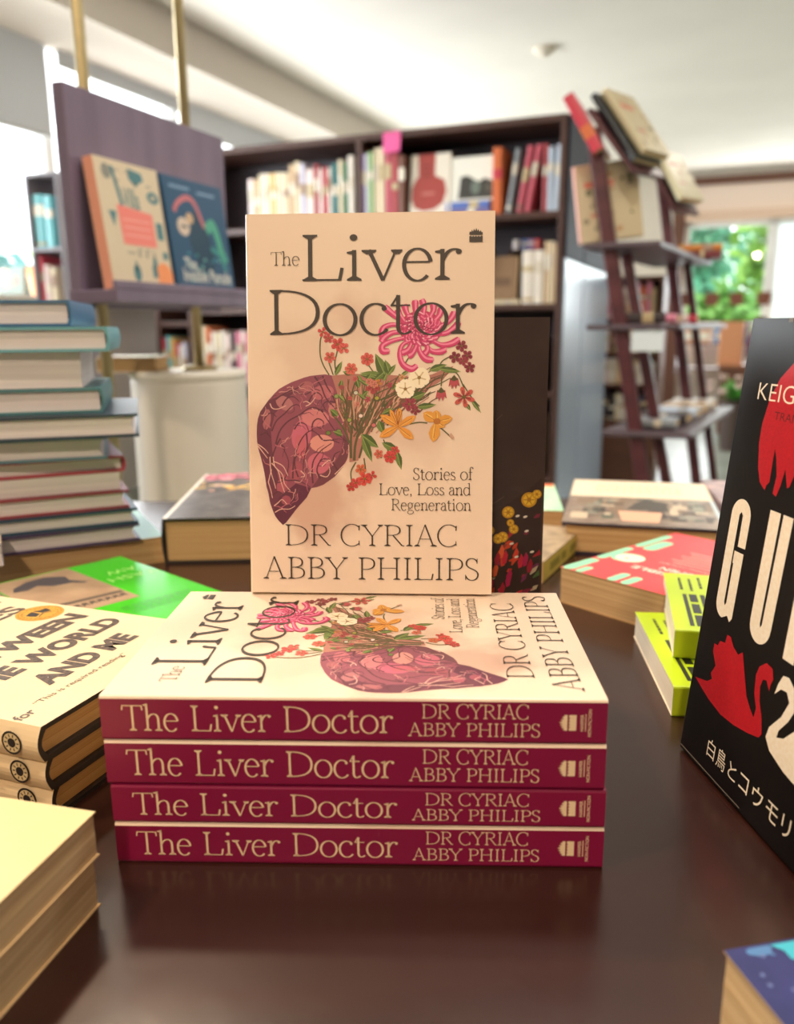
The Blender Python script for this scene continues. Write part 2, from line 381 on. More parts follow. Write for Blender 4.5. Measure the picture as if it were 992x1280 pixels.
def hardback(name, label, M, W, H, T, front, spine=None, back=None, page=None, cat='book', group=None, o=0.003, bt=0.0024, bulge=0.004, inside=None):
    spine = spine or front; back = back or front; page = page or PAGE_WHITE; inside = inside or front
    root = thing(name, label, cat, M, group)
    pl = [(W + o, 0), (0.004, 0)] + [(-bulge * math.sin(math.pi * k / 8), T * k / 8) for k in range(9)] + [(0.004, T), (W + o, T), (W + o, T - bt), (0.004, T - bt)]
    inn = [(-bulge * math.sin(math.pi * k / 8) + bt, bt + (T - 2 * bt) * k / 8) for k in range(8, -1, -1)]
    pl += inn + [(0.004, bt), (W + o, bt)]
    n = len(pl); mb = MB()
    for i in range(n):
        j = (i + 1) % n
        a, b = pl[i], pl[j]
        mm = back if i == 0 else (spine if 1 <= i <= 10 else (front if i in (11, 12) else inside))
        mb.add([(a[0], -o, a[1]), (b[0], -o, b[1]), (b[0], H + o, b[1]), (a[0], H + o, a[1])], [(3, 2, 1, 0)], mm)
    for yy in (-o, H + o):
        mb.add([(x, yy, z) for x, z in pl], [tuple(range(n))], inside)
    mb.build('cover', root)
    pb = MB()
    prof = [(0.002, bt)] + [(W - 0.003 * math.sin(math.pi * k / 8), bt + (T - 2 * bt) * k / 8) for k in range(9)] + [(0.002, T - bt)]
    pb.prism(prof, 0, H, page, 'y')
    pb.build('page_block', root)
    return root
def front_art(W, H, T, base=1.2e-4):
    return Art(lambda x, y, h: (x, y, T + h), base)
def spine_art(H, T, base=1.0e-4):      # s runs from head to tail, z up (text reads along the spine, front cover up)
    return Art(lambda s, z, h: (-h, H - s, z), base)

# ================================================================== ROOM
WALLW = mat('#e9dfd0', 0.8, key='wall_plaster')
CEIL = mix_noise('ceiling_plaster', '#e9e1d4', '#e4dccf', (1, 1, 1), 2, 0.9)
BEAM = mat('#cfc4b6', 0.85, key='beam_plaster')
def room_mesh(name, boxes, m, bevel=0, st=True):
    mb = MB()
    for bx in boxes: mb.box(*bx, m)
    o = mb.build(name, None, rmat(0, 0, 0), bevel)
    if st: struct(o)
    return o
FLOOR = mix_noise('floor_tile', '#9aa398', '#8a9388', (1, 1, 1), 3, 0.22, 0.3, 0.7, 4, 0.5)
room_mesh('floor', [(-3.6, -3.4, -0.80, 4.2, 10.6, -0.75)], FLOOR)
room_mesh('ceiling', [(-3.6, -3.4, 1.864, 4.2, 10.6, 1.95)], CEIL)
mb = MB(); mb.box(-3.42, -3.4, 1.64, -2.93, 10.18, 1.863, BEAM)
struct(mb.build('trim_1', None, rmat(0, 0)))
# left wall: low sill wall, posts, header; window openings between
room_mesh('wall_left', [(-3.58, -3.4, -0.75, -3.43, 10.2, 0.36), (-3.58, -3.4, 1.70, -3.43, 10.2, 1.864), (-3.58, -3.4, 0.36, -3.43, 0.2, 1.70), (-3.58, 9.2, 0.36, -3.43, 10.2, 1.70)], WALLW)
room_mesh('wall_right', [(4.05, -3.4, -0.75, 4.2, 10.6, 1.864)], WALLW)
room_mesh('wall_front', [(-3.6, -3.55, -0.75, 4.2, -3.4, 1.864)], WALLW)
BTRIM = mat('#6b4330', 0.5)
room_mesh('wall_back', [(-3.6, 10.2, -0.75, -0.62, 10.4, 1.864), (-0.62, 10.2, -0.75, 3.9, 10.4, 0.20), (3.9, 10.2, -0.75, 4.2, 10.4, 1.864), (-0.62, 10.2, 1.76, 3.9, 10.4, 1.864)], WALLW)
room_mesh('trim_2', [(-0.75, 10.12, 1.72, 4.0, 10.20, 1.80), (-0.75, 10.12, -0.75, -0.62, 10.20, 1.72)], BTRIM, 0.004)
PINKW = mat('#f2dccb', 0.7)
room_mesh('trim_3', [(-0.62, 10.16, 1.40, 3.9, 10.30, 1.72)], PINKW, 0.004)
room_mesh('trim_4', [(-0.62, 10.10, 1.34, 3.9, 10.22, 1.44)], mat('#e2c3ab', 0.7), 0.004)
# window frames
GLASS = bpy.data.materials.new('clear_glass'); GLASS.use_nodes = True
_nt, _N, _L, _B = nodes_of(GLASS)
_tr = _N.new('ShaderNodeBsdfTransparent'); _gl = _N.new('ShaderNodeBsdfGlossy'); _gl.inputs['Roughness'].default_value = 0.02
_mx = _N.new('ShaderNodeMixShader')
_mx.inputs[0].default_value = 0.05; _L.new(_tr.outputs[0], _mx.inputs[1]); _L.new(_gl.outputs[0], _mx.inputs[2]); _L.new(_mx.outputs[0], _N['Material Output'].inputs[0])
WFR = mat('#f3f4f2', 0.45, key='window_frame_white')
def window(name, M, w, h, bars, pane=True, fr=0.05):
    mb = MB()
    for bx in ((0, 0, 0, w, .06, fr), (0, 0, h - fr, w, .06, h), (0, 0, 0, fr, .06, h), (w - fr, 0, 0, w, .06, h)): mb.box(*bx, WFR)
    for x in bars: mb.box(x - fr / 2, 0, fr, x + fr / 2, .06, h - fr, WFR)
    o = mb.build(name, None, M, 0.003); struct(o)
    if pane:
        g = MB(); g.box(fr, .027, fr, w - fr, .033, h - fr, GLASS)
        g.build('pane', o)
    return o
# back glazing: one clear pane, the rest behind white frosted film
window('window_1', rmat(-0.62, 10.22, 0.20), 0.92, 1.14, [], True, 0.06)
FILM = bpy.data.materials.new('frosted_film'); FILM.use_nodes = True
_nt, _N, _L, _B = nodes_of(FILM)
_t = _N.new('ShaderNodeBsdfTranslucent'); _t.inputs[0].default_value = (.93, .97, .98, 1)
_d = _N.new('ShaderNodeBsdfDiffuse'); _d.inputs[0].default_value = (.93, .97, .98, 1)
_m = _N.new('ShaderNodeMixShader'); _m.inputs[0].default_value = 0.35
_L.new(_t.outputs[0], _m.inputs[1]); _L.new(_d.outputs[0], _m.inputs[2]); _L.new(_m.outputs[0], _N['Material Output'].inputs[0])
ww = window('window_2', rmat(0.30, 10.22, 0.20), 3.6, 1.14, [1.2, 2.4], False)
mb = MB(); mb.box(.05, .02, .05, 3.55, .03, 1.09, FILM); mb.build('pane', ww)
# left windows along the wall
for i, (a0, a1) in enumerate(((0.2, 1.9), (1.9, 3.62), (3.62, 4.735), (4.735, 6.43), (6.43, 9.2))):
    M = Matrix.Translation(rc(-3.46, a0, 0.36)) @ Matrix.Rotation(-TH + math.pi / 2, 4, 'Z')
    window('window_%d' % (i + 3), M, a1 - a0, 1.34, [], True, 0.035)
# window ledge
room_mesh('trim_5', [(-3.44, 0.2, 0.345, -3.10, 9.2, 0.375)], mat('#ece6dc', 0.5), 0.004)
# roller blinds
BLIND = bpy.data.materials.new('roller_blind_fabric'); BLIND.use_nodes = True
_nt, _N, _L, _B = nodes_of(BLIND)
_t = _N.new('ShaderNodeBsdfTranslucent'); _t.inputs[0].default_value = (.42, .45, .48, 1)
_d = _N.new('ShaderNodeBsdfDiffuse'); _d.inputs[0].default_value = (.70, .70, .69, 1)
_m = _N.new('ShaderNodeMixShader'); _m.inputs[0].default_value = 0.75
_L.new(_t.outputs[0], _m.inputs[1]); _L.new(_d.outputs[0], _m.inputs[2]); _L.new(_m.outputs[0], _N['Material Output'].inputs[0])
for i, (a0, a1, zb, lab) in enumerate(((0.3, 1.9, 1.1, 'grey roller blind outside the left edge of view'), (1.95, 3.58, 1.19, 'grey roller blind pulled furthest down, at the far left window'),
                                   (3.66, 4.71, 1.56, 'grey roller blind pulled short, above the brown display panel'), (4.76, 6.40, 1.465, 'pale roller blind right of the second brass pole'), (6.46, 8.15, 1.465, 'pale roller blind furthest along the window wall, over the bookcase'))):
    if i == 0: continue
    t = thing('roller_blind', lab, 'blind', rmat(-3.39, (a0 + a1) / 2, zb), 'roller blinds on the window wall')
    mb = MB(); hw = (a1 - a0) / 2
    mb.box(-.002, -hw, 0, .002, hw, 1.66 - zb, BLIND); mb.build('fabric', t)
    mb = MB(); mb.tube([(0, -hw, 0.006), (0, hw, 0.006)], 0.009, mat('#c9c9c6', .4)); mb.build('bottom_bar', t, smooth=True)
    mb = MB(); mb.tube([(0, -hw, 1.668 - zb), (0, hw, 1.668 - zb)], 0.022, mat('#e4e2dc', .4)); mb.build('roller', t, smooth=True)
# smoke detector
t = thing('smoke_detector', 'round white smoke detector on the ceiling', 'smoke detector', rmat(-1.21, 5.4, 1.864))
mb = MB(); mb.lathe([(0.07, 0), (0.072, -0.012), (0.055, -0.03)], mat('#e6dac6', .5)); mb.build('body', t, smooth=True)
mb = MB(); mb.lathe([(0.03, -0.03), (0.028, -0.042), (0.015, -0.046)], mat('#d8ccb8', .5)); mb.build('sensor_cap', t, smooth=True)

# ------------------------------------------------------------------ trees outside
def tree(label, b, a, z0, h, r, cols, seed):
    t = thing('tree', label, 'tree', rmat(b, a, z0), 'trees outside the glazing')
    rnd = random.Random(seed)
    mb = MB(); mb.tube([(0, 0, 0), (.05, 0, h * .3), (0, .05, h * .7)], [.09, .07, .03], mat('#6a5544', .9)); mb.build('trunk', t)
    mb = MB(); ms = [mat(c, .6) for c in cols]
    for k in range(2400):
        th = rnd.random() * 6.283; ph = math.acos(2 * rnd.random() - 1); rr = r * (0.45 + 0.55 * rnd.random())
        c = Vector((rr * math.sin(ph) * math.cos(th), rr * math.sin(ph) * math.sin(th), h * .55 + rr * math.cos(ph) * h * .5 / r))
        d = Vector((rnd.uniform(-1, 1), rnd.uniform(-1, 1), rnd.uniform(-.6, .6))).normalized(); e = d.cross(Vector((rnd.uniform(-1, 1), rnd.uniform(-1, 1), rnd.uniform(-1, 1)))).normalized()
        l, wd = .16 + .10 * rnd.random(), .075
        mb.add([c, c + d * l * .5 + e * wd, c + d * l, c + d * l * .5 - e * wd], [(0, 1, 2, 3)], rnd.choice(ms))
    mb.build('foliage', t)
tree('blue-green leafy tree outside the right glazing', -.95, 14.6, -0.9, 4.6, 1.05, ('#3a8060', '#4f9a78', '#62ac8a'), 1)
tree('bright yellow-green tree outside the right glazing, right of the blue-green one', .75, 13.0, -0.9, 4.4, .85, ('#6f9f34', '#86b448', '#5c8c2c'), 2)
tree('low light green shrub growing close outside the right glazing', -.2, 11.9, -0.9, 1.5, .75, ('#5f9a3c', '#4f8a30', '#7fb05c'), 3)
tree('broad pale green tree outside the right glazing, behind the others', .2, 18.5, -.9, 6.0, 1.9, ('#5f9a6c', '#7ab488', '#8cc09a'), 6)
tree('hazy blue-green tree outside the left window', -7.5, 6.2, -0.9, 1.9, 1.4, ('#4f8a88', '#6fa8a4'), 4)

# ------------------------------------------------------------------ table
TABLE = bpy.data.materials.new('dark_stained_wood'); TABLE.use_nodes = True
_nt, _N, _L, _B = nodes_of(TABLE)
_tc = _N.new('ShaderNodeTexCoord'); _mp = _N.new('ShaderNodeMapping'); _mp.inputs['Scale'].default_value = (1.2, 14, 14)
_mp.inputs['Rotation'].default_value = (0, 0, 1.2)
_nz = _N.new('ShaderNodeTexNoise'); _nz.inputs['Scale'].default_value = 5; _nz.inputs['Detail'].default_value = 6
_rp = _N.new('ShaderNodeMix'); _rp.data_type = 'RGBA'; _rp.inputs[6].default_value = hexc('#24110f'); _rp.inputs[7].default_value = hexc('#3c201a')
_L.new(_tc.outputs['Object'], _mp.inputs[0]); _L.new(_mp.outputs[0], _nz.inputs['Vector']); _L.new(_nz.outputs[0], _rp.inputs[0]); _L.new(_rp.outputs[2], _B.inputs['Base Color'])
_n2 = _N.new('ShaderNodeTexNoise'); _n2.inputs['Scale'].default_value = 55; _n2.inputs['Detail'].default_value = 4
_bp = _N.new('ShaderNodeBump'); _bp.inputs['Strength'].default_value = .12; _bp.inputs['Distance'].default_value = .001
_L.new(_tc.outputs['Object'], _n2.inputs['Vector']); _L.new(_n2.outputs[0], _bp.inputs['Height']); _L.new(_bp.outputs[0], _B.inputs['Normal'])
_B.inputs['Roughness'].default_value = .24; _B.inputs['Specular IOR Level'].default_value = .55
t = thing('display_table', 'dark stained wooden table top covered with stacks of books', 'table', Matrix.Translation((0.0, 0.30, -0.75)))
mb = MB()
pl = []
for cx, cy, a0 in ((0.78, 0.66, 0), (-0.78, 0.66, 90), (-0.78, -0.66, 180), (0.78, -0.66, 270)):
    pl += [(cx + .06 * math.cos(math.radians(a0 + k * 15)), cy + .06 * math.sin(math.radians(a0 + k * 15))) for k in range(7)]
mb.prism(pl, .712, .75, TABLE); mb.build('table_top', t, bevel=.003)
mb = MB(); mb.box(-.74, -.62, .63, .74, -.60, .712, TABLE); mb.box(-.74, .60, .63, .74, .62, .712, TABLE); mb.box(-.74, -.60, .63, -.72, .60, .712, TABLE); mb.box(.72, -.60, .63, .74, .60, .712, TABLE); mb.build('apron', t)
for sx in (-1, 1):
    for sy in (-1, 1):
        mb = MB(); x, y = sx * .75, sy * .63
        mb.prism([(x - .03, y - .03), (x + .03, y - .03), (x + .03, y + .03), (x - .03, y + .03)], 0, .712, TABLE); mb.build('leg', t, bevel=.004)

# ================================================================== THE STACK AND THE STANDING BOOK
LW, LH = .129, .198
COVER_CREAM = liver_cover_mat()
MAROON = mat('#84083f', 0.42, key='maroon_print')
INK = mat('#3a2f28', 0.5); SPINE_INK = mat('#f0d3ae', 0.5)
PINKL = '#'
# photo print -> cover plane
def homog(src, dst):
    A = []; bvec = []
    for (x, y), (u, v) in zip(src, dst):
        A += [[x, y, 1, 0, 0, 0, -u * x, -u * y], [0, 0, 0, x, y, 1, -v * x, -v * y]]; bvec += [u, v]
    h = np.linalg.solve(np.array(A, float), np.array(bvec, float))
    def fn(x, y):
        d = h[6] * x + h[7] * y + 1
        return ((h[0] * x + h[1] * y + h[2]) / d, (h[3] * x + h[4] * y + h[5]) / d)
    return fn
HG = homog([(309, 267), (617.5, 267), (613, 748), (316, 742)], [(0, LH), (LW, LH), (LW, 0), (0, 0)])
def logo(A, x0, y0, x1, y1, m):
    # small flame over water mark
    w_, h_ = x1 - x0, y1 - y0
    A.poly([(x0, y0 + h_ * .52)] + [(x0 + w_ * t, y0 + h_ * v) for t, v in ((0, .66), (.06, .78), (.12, .68), (.2, .88), (.27, .74), (.36, .95), (.43, .78), (.52, 1.0), (.6, .78), (.68, .92), (.76, .72), (.85, .84), (.92, .68), (1, .72), (1, .52))], m)
    A.poly([(x0, y0), (x1, y0)] + [(x0 + w_ * t, y0 + h_ * v) for t, v in ((1, .40), (.9, .46), (.8, .36), (.7, .46), (.6, .36), (.5, .46), (.4, .36), (.3, .46), (.2, .36), (.1, .46), (0, .40))], m)

def liver_artwork(T):
    """liver and flowers, laid out in the standing cover's own proportions"""
    A = Art(lambda x, y, h: (*HG(x, y), T + h), 6e-5)
    R = random.Random(11)
    m_ = lambda h: mat(h, 0.48)
    out = [(416, 470.6), (408, 469.3), (399, 470), (390, 471), (382, 473), (374, 476), (366.7, 478.5), (358, 483), (351, 487), (344, 494), (338, 501), (333, 508), (328, 515), (325, 524), (323.7, 533), (323.5, 543), (324, 553), (326, 564), (329, 574), (332, 587), (334, 598), (335.5, 609), (338, 618), (340, 630), (344, 641), (346.5, 647), (351, 653), (356, 658), (360, 654.5), (363, 649), (368, 643), (373.6, 637), (378, 630), (385.6, 623.5), (388, 617), (391, 612), (398, 611), (406, 608), (413, 603), (420, 598), (425, 592), (430, 586), (434, 580), (437, 572), (438.5, 564), (438, 556), (437.5, 546), (434, 532), (430, 519), (427, 506), (423, 493), (420, 480)]
    A.L = 0; A.poly(out, m_('#8f4a5c'))
    # darker rim on the left and the tip, lighter lobe in the middle
    A.L = 1
    A.poly([p for p in out[10:28]] + [(362, 636), (352, 615), (349, 590), (343, 565), (341, 540), (346, 518), (360, 500), (374, 488)], m_('#6b3347'))
    A.poly([(391, 612), (385.6, 623.5), (373.6, 637), (360, 655), (356, 658), (351, 653), (344, 641), (352, 622), (372, 606)], m_('#5f2840'))
    A.poly([(438, 556), (437, 572), (430, 586), (420, 598), (406, 608), (391, 612), (402, 597), (418, 584), (428, 566), (431, 545)], m_('#6f3a46'))
    A.L = 2
    for cx, cy, rx, ry, rot, c in ((379, 545, 12, 20, .2, '#c2627a'), (396, 524, 17, 11, .1, '#cc7a80'), (404, 556, 15, 11, 0, '#d89088'), (378, 560, 7, 16, -.2, '#c0606f'), (400, 581, 14, 13, .3, '#c4667a'), (358, 505, 12, 8, .6, '#b06e74'), (336, 525, 5, 13, .1, '#a9636a'), (355, 606, 6, 12, .3, '#a85465'), (372, 590, 8, 12, .2, '#a2505f'), (405, 492, 14, 9, -.2, '#b76571'), (420, 515, 8, 10, 0, '#c27777'), (360, 627, 6, 6, 0, '#9a4a5c'), (384, 484, 9, 6, -.3, '#a65e66')):
        A.ring(cx, cy, rx, ry, m_(c), 18, rot)
        A.L += .25
    # curly vessels, dark then light
    A.L = 8
    ves = [[(353, 549), (348, 558), (343, 572), (341, 590), (347, 604), (358, 600), (363, 580), (357, 563), (353, 555)],
           [(347, 556), (352, 540), (362, 528), (376, 520), (390, 511), (402, 514), (412, 528), (421, 541), (434, 554)],
           [(342, 540), (348, 527), (358, 518), (367, 509), (374, 507), (379, 512)], [(368, 600), (369, 580), (372, 566), (378, 552), (385, 543), (392, 540), (400, 545)],
           [(385, 543), (386, 560), (382, 575), (381, 592)], [(370, 538), (376, 530), (384, 532), (388, 541)], [(392, 540), (393, 530), (399, 525), (406, 529), (404, 537), (398, 535)],
           [(393, 606), (392, 590), (394, 577), (402, 566), (410, 560), (416, 556)], [(400, 545), (406, 552), (416, 552), (426, 556)], [(355, 508), (361, 499), (369, 497), (376, 503)],
           [(365, 484), (373, 491), (384, 494), (395, 488), (402, 490)], [(388, 504), (392, 496), (398, 492), (404, 497), (403, 505)], [(405, 471), (410, 484), (416, 494), (422, 508), (430, 523)], [(395, 472), (403, 484), (409, 499), (420, 512), (429, 527)],
           [(420, 505), (412, 503), (406, 507), (409, 515)], [(330, 530), (336, 520), (342, 517), (348, 522)], [(328, 545), (335, 542), (341, 548)], [(347, 500), (354, 495), (364, 490), (374, 486), (382, 480)],
           [(334, 565), (341, 574), (346, 590), (350, 600)], [(352, 598), (361, 602), (372, 602), (382, 606), (390, 611)], [(375, 598), (371, 586), (371, 575), (376, 568)], [(402, 600), (398, 590), (401, 580), (408, 575), (414, 580)],
           [(425, 592), (418, 580), (420, 570), (427, 566)], [(346, 640), (352, 632), (360, 634), (368, 640)], [(342, 622), (350, 616), (358, 620), (366, 614)]]
    for v in ves:
        A.strip(smoothpts(v, 5), lambda t, dx, dy: 2.1 - 1.1 * t, m_('#5f2f3c')); A.L += .5
    def inside(x, y):
        c = False; j = len(out) - 1
        for i in range(len(out)):
            (xi, yi), (xj, yj) = out[i], out[j]
            if (yi > y) != (yj > y) and x < (xj - xi) * (y - yi) / (yj - yi) + xi: c = not c
            j = i
        return c
    for k in range(120):
        cx, cy = R.uniform(324, 438), R.uniform(470, 655)
        if not inside(cx, cy): continue
        a = R.random() * 6.28; pts = [(cx, cy)]
        for q in range(5):
            a += R.uniform(-.9, .9); pts.append((pts[-1][0] + 3.4 * math.cos(a), pts[-1][1] + 3.4 * math.sin(a)))
        pts = [q for q in pts if inside(*q)]
        if len(pts) < 3: continue
        A.strip(smoothpts(pts, 3), lambda t, dx, dy: 1.1 - .7 * t, m_(R.choice(('#6a3646', '#5a2a3c', '#c06a7a', '#c4787e', '#cf9490')))); A.L += .2
    A.L += 1
    for v in ([(325, 558), (331, 566), (337, 574)], [(325, 556), (333, 562), (338, 568)], [(340, 572), (341, 590), (345, 604), (347, 612)], [(344, 572), (346, 584), (355, 594), (358, 606), (365, 615)], [(342, 580), (350, 590), (354, 605), (358, 617)], [(345, 578), (356, 584), (362, 596)], [(338, 604), (340, 595), (342, 588)], [(338, 604), (341, 614), (343, 624)],
              [(345, 634), (350, 630), (355, 626), (361, 632)], [(346, 642), (354, 638), (364, 638), (371, 634)], [(340, 505), (343, 511), (350, 512), (360, 508)], [(384, 509), (390, 506), (396, 498)], [(390, 506), (385, 503), (381, 504)], [(420, 595), (427, 588), (434, 580), (437, 571), (437, 558)], [(402, 596), (410, 598), (414, 592), (413, 585)], [(378, 590), (383, 596), (378, 598)], [(404, 585), (410, 579), (415, 577)]):
        A.strip(smoothpts(v, 5), lambda t, dx, dy: 1.2 - .5 * t, m_('#e3b3a6')); A.L += .2
    # woody tangle that leads to the flowers
    A.L = 24
    A.poly([(416, 471), (440, 469), (470, 470), (500, 472), (520, 475), (540, 471), (556, 464), (566, 461), (560, 470), (552, 479), (538, 487), (528, 495), (518, 506), (500, 511), (482, 517), (472, 528), (466, 540), (458, 552), (452, 566), (449, 578), (438, 580), (438, 552), (430, 519), (423, 493)], m_('#b07468'))
    for k in range(210):
        x0, y0 = R.uniform(420, 545), R.uniform(470, 520)
        if y0 > 515 - (x0 - 480) * .6 and x0 > 470: continue
        tx, ty = 444 + R.uniform(-6, 6), 575
        t = R.uniform(.25, .6)
        pts = [(x0, y0), (x0 + (tx - x0) * t * .4 + R.uniform(-5, 5), y0 + (ty - y0) * t * .5), (x0 + (tx - x0) * t + R.uniform(-4, 4), y0 + (ty - y0) * t)]
        A.strip(smoothpts(pts, 4), lambda q, dx, dy: .9 + 1.2 * q, m_(R.choice(('#6b5138', '#5c5a34', '#7d5b46', '#c7907c', '#8a4b47', '#50502f', '#d3a48c')))); A.L += .12
    for k in range(34):
        x0, y0 = R.uniform(500, 565), R.uniform(462, 500)
        pts = [(x0, y0), (x0 - 14, y0 + R.uniform(3, 10)), (x0 - 30, y0 + R.uniform(8, 22))]
        if pts[-1][1] > 520: continue
        A.strip(smoothpts(pts, 4), lambda q, dx, dy: .8 + .9 * q, m_(R.choice(('#6b4a3a', '#7d5344', '#55552f', '#b3766a')))); A.L += .1
    for v, w_ in (([(444, 578), (446, 555), (455, 530), (462, 512), (470, 498)], 3.4), ([(440, 575), (440, 550), (442, 525), (440, 500), (445, 480)], 3.2), ([(450, 575), (458, 548), (468, 532), (480, 520), (500, 512)], 2.6), ([(478, 512), (484, 496), (492, 484), (500, 470)], 2.4), ([(438, 556), (432, 540), (424, 528), (416, 520)], 2.6)):
        A.strip(smoothpts(v, 6), lambda t, dx, dy, w_=w_: w_ - w_ * .5 * t, m_('#5b5638')); A.L += .2
    for x, y, c in ((446, 493, '#c9c3b0'), (452, 522, '#e9cfc6'), (438, 527, '#9aa04e'), (472, 500, '#a8a23e'), (422, 497, '#8f9a58'), (472, 478, '#c98a3a'), (425, 541, '#7f8a4c'), (412, 543, '#6f7d40'), (468, 534, '#cf6f74')):
        A.ring(x, y, 3.6, 3.2, m_('#5b4836'), 12); A.L += .15; A.ring(x, y, 2.6, 2.3, m_(c), 12); A.L += .15
    # stems
    for v in ([(413, 470), (406, 458), (402, 445), (402, 428), (404, 420)], [(418, 470), (414, 458), (412, 452)], [(422, 470), (420, 455), (422, 445), (424, 436)], [(470, 470), (464, 462), (460, 455)], [(506, 458), (512, 448)], [(548, 466), (552, 455), (566, 447)], [(540, 466), (556, 464), (570, 470), (578, 486), (580, 494)], [(556, 466), (552, 476), (551, 486)], [(578, 484), (588, 500), (598, 512)], [(512, 533), (524, 531), (534, 532)], [(550, 538), (558, 545), (562, 549)], [(446, 580), (440, 592), (441, 606)], [(456, 575), (458, 590)], [(480, 552), (484, 562), (487, 570)], [(470, 568), (474, 572), (478, 575)]):
        A.strip(smoothpts(v, 6), 1.5, m_('#57592f')); A.L += .1
    # leaves
    def leaf(x0, y0, x1, y1, wd, c='#6d8040', c2='#4d5f2c'):
        dx, dy = x1 - x0, y1 - y0; l = math.hypot(dx, dy); nx, ny = -dy / l * wd, dx / l * wd
        up = [(x0 + dx * t + nx * k, y0 + dy * t + ny * k) for t, k in ((0, 0), (.2, .7), (.42, 1), (.7, .7), (1, 0))]
        dn = [(x0 + dx * t - nx * k, y0 + dy * t - ny * k) for t, k in ((.7, .7), (.42, 1), (.2, .7))]
        A.poly(up + dn, m_(c)); A.L += .15
        A.poly([(x0, y0)] + dn[::-1] + [(x1, y1)], m_(c2)); A.L += .15
        A.strip([(x0, y0), (x1, y1)], .8, m_('#93a05c')); A.L += .15
    A.L += 1
    for q in ((484, 476, 470, 444, 7), (488, 472, 482, 452, 5), (482, 474, 452, 468, 5.5), (420, 471, 429, 453, 3.4), (486, 470, 495, 458, 3), (536, 466, 558, 459, 4.5), (548, 464, 575, 468, 4), (470, 474, 450, 470, 3), (520, 512, 545, 509, 4), (516, 500, 532, 494, 5), (440, 470, 430, 466, 3), (452, 545, 474, 562, 6), (454, 548, 466, 580, 5), (478, 556, 500, 567, 5), (496, 566, 502, 590, 4.2), (588, 504, 600, 520, 2.4), (582, 508, 587, 517, 2.4), (424, 522, 414, 513, 4), (430, 546, 418, 541, 3.4), (474, 528, 480, 545, 5), (492, 514, 478, 520, 4)):
        leaf(*q)
    for k in range(20):
        x, y = R.uniform(424, 535), R.uniform(472, 506)
        if y > 516 - (x - 480) * .5 and x > 480: continue
        a = R.uniform(-2.6, -.5); l = R.uniform(9, 15)
        leaf(x, y, x + l * math.cos(a), y + l * math.sin(a), R.uniform(2.2, 3.6), R.choice(('#7a8a48', '#8a8f52', '#667a3c')), '#4f5f2e')
    # small five-petalled flowers
    def flower(x, y, r, c, c2, n=5, rot=0.0, wd=.42, ctr='#7d6a2a', sq=1.0):
        for k in range(n):
            a = rot + 2 * math.pi * k / n
            px, py = math.cos(a), math.sin(a) * sq; qx, qy = -math.sin(a) * wd, math.cos(a) * wd * sq
            A.poly([(x + r * (px * t + qx * v), y + r * (py * t + qy * v)) for t, v in ((.08, .1), (.45, .75), (.8, .8), (1, .3), (.95, 0), (1, -.3), (.8, -.8), (.45, -.75), (.08, -.1))], m_(c)); A.L += .1
            A.strip([(x + r * .1 * px, y + r * .1 * py), (x + r * .65 * px, y + r * .65 * py)], r * .12, m_(c2)); A.L += .1
        A.ring(x, y, r * .17, r * .17, m_(ctr), 10); A.L += .15
    RED, RED2, WINE = '#c94a48', '#96302f', '#8e2f40'
    for q in ((405, 416, 6.5, RED, RED2, 4, .4), (412, 424, 6.5, '#b9484a', RED2, 5, 1.0), (424, 432, 9, RED, RED2, 5, .2), (431, 437, 7.5, '#d4605a', RED2, 4, .7), (414, 448, 7.5, '#cc5f55', RED2, 5, .3), (440, 463, 8, '#d06656', RED2, 6, .1), (460, 451, 8.5, '#cf5a50', RED2, 6, .4), (467, 486, 9, '#a84446', '#7a2c30', 5, .3), (473, 481, 5, '#c7813a', '#8b4a2a', 4, .3), (512, 508, 9, '#9c3c4c', '#6f2634', 5, .5), (519, 516, 6, '#8c3442', '#6f2634', 5, .2),
              (576, 436, 7.5, WINE, '#5e1d2c', 5, .2), (568, 450, 7.5, '#822a3c', '#5e1d2c', 5, .7), (583, 448, 7, WINE, '#5e1d2c', 5, .4), (578, 455, 6, '#9d3848', '#5e1d2c', 5, .1), (586, 463, 7, '#8a2c3c', '#5e1d2c', 5, .9), (452, 589, 7, '#cf6a46', '#94402a', 5, .3), (446, 606, 7, RED, RED2, 5, .2), (440, 611, 6, '#b93a3a', RED2, 5, .9), (457, 601, 9, '#d0493f', RED2, 5, .5), (466, 597, 6, '#c94040', RED2, 4, .3), (488, 574, 8, '#c8423f', RED2, 6, .2), (474, 570, 6, '#cf6a58', RED2, 5, .6), (494, 566, 6, '#c94a48', RED2, 5, .2)):
        flower(*q)
    for k in range(12):
        x, y = R.uniform(426, 520), R.uniform(474, 512)
        flower(x, y, R.uniform(3, 5.2), R.choice(('#c4565c', '#cf8072', '#b0485a', '#d8a070')), '#8a3038', 5, R.random())
    flower(579, 500, 14, '#c4584f', '#8a2f33', 6, .35, .26, '#6b5a28', .95)
    for x, y in ((567, 482), (551, 497)):     # drooping buds
        A.poly([(x - 5, y - 6), (x + 5, y - 6), (x + 7, y + 5), (x + 4, y + 2), (x + 2, y + 8), (x, y + 3), (x - 3, y + 8), (x - 4, y + 2), (x - 7, y + 5)], m_('#b34a55')); A.L += .1
        A.poly([(x - 5, y - 4), (x, y - 10), (x + 5, y - 4), (x, y - 2)], m_('#55502c')); A.L += .1
    A.strip([(562, 546), (566, 552)], 4, m_('#c9a08a')); A.L += .1
    # white blossoms
    A.L += .5
    flower(524, 475, 13.5, '#f4e6cb', '#cdb48a', 5, .3, .62, '#8c6a34'); flower(507, 489, 12.5, '#f6e9d0', '#cdb48a', 5, .9, .62, '#8c6a34')
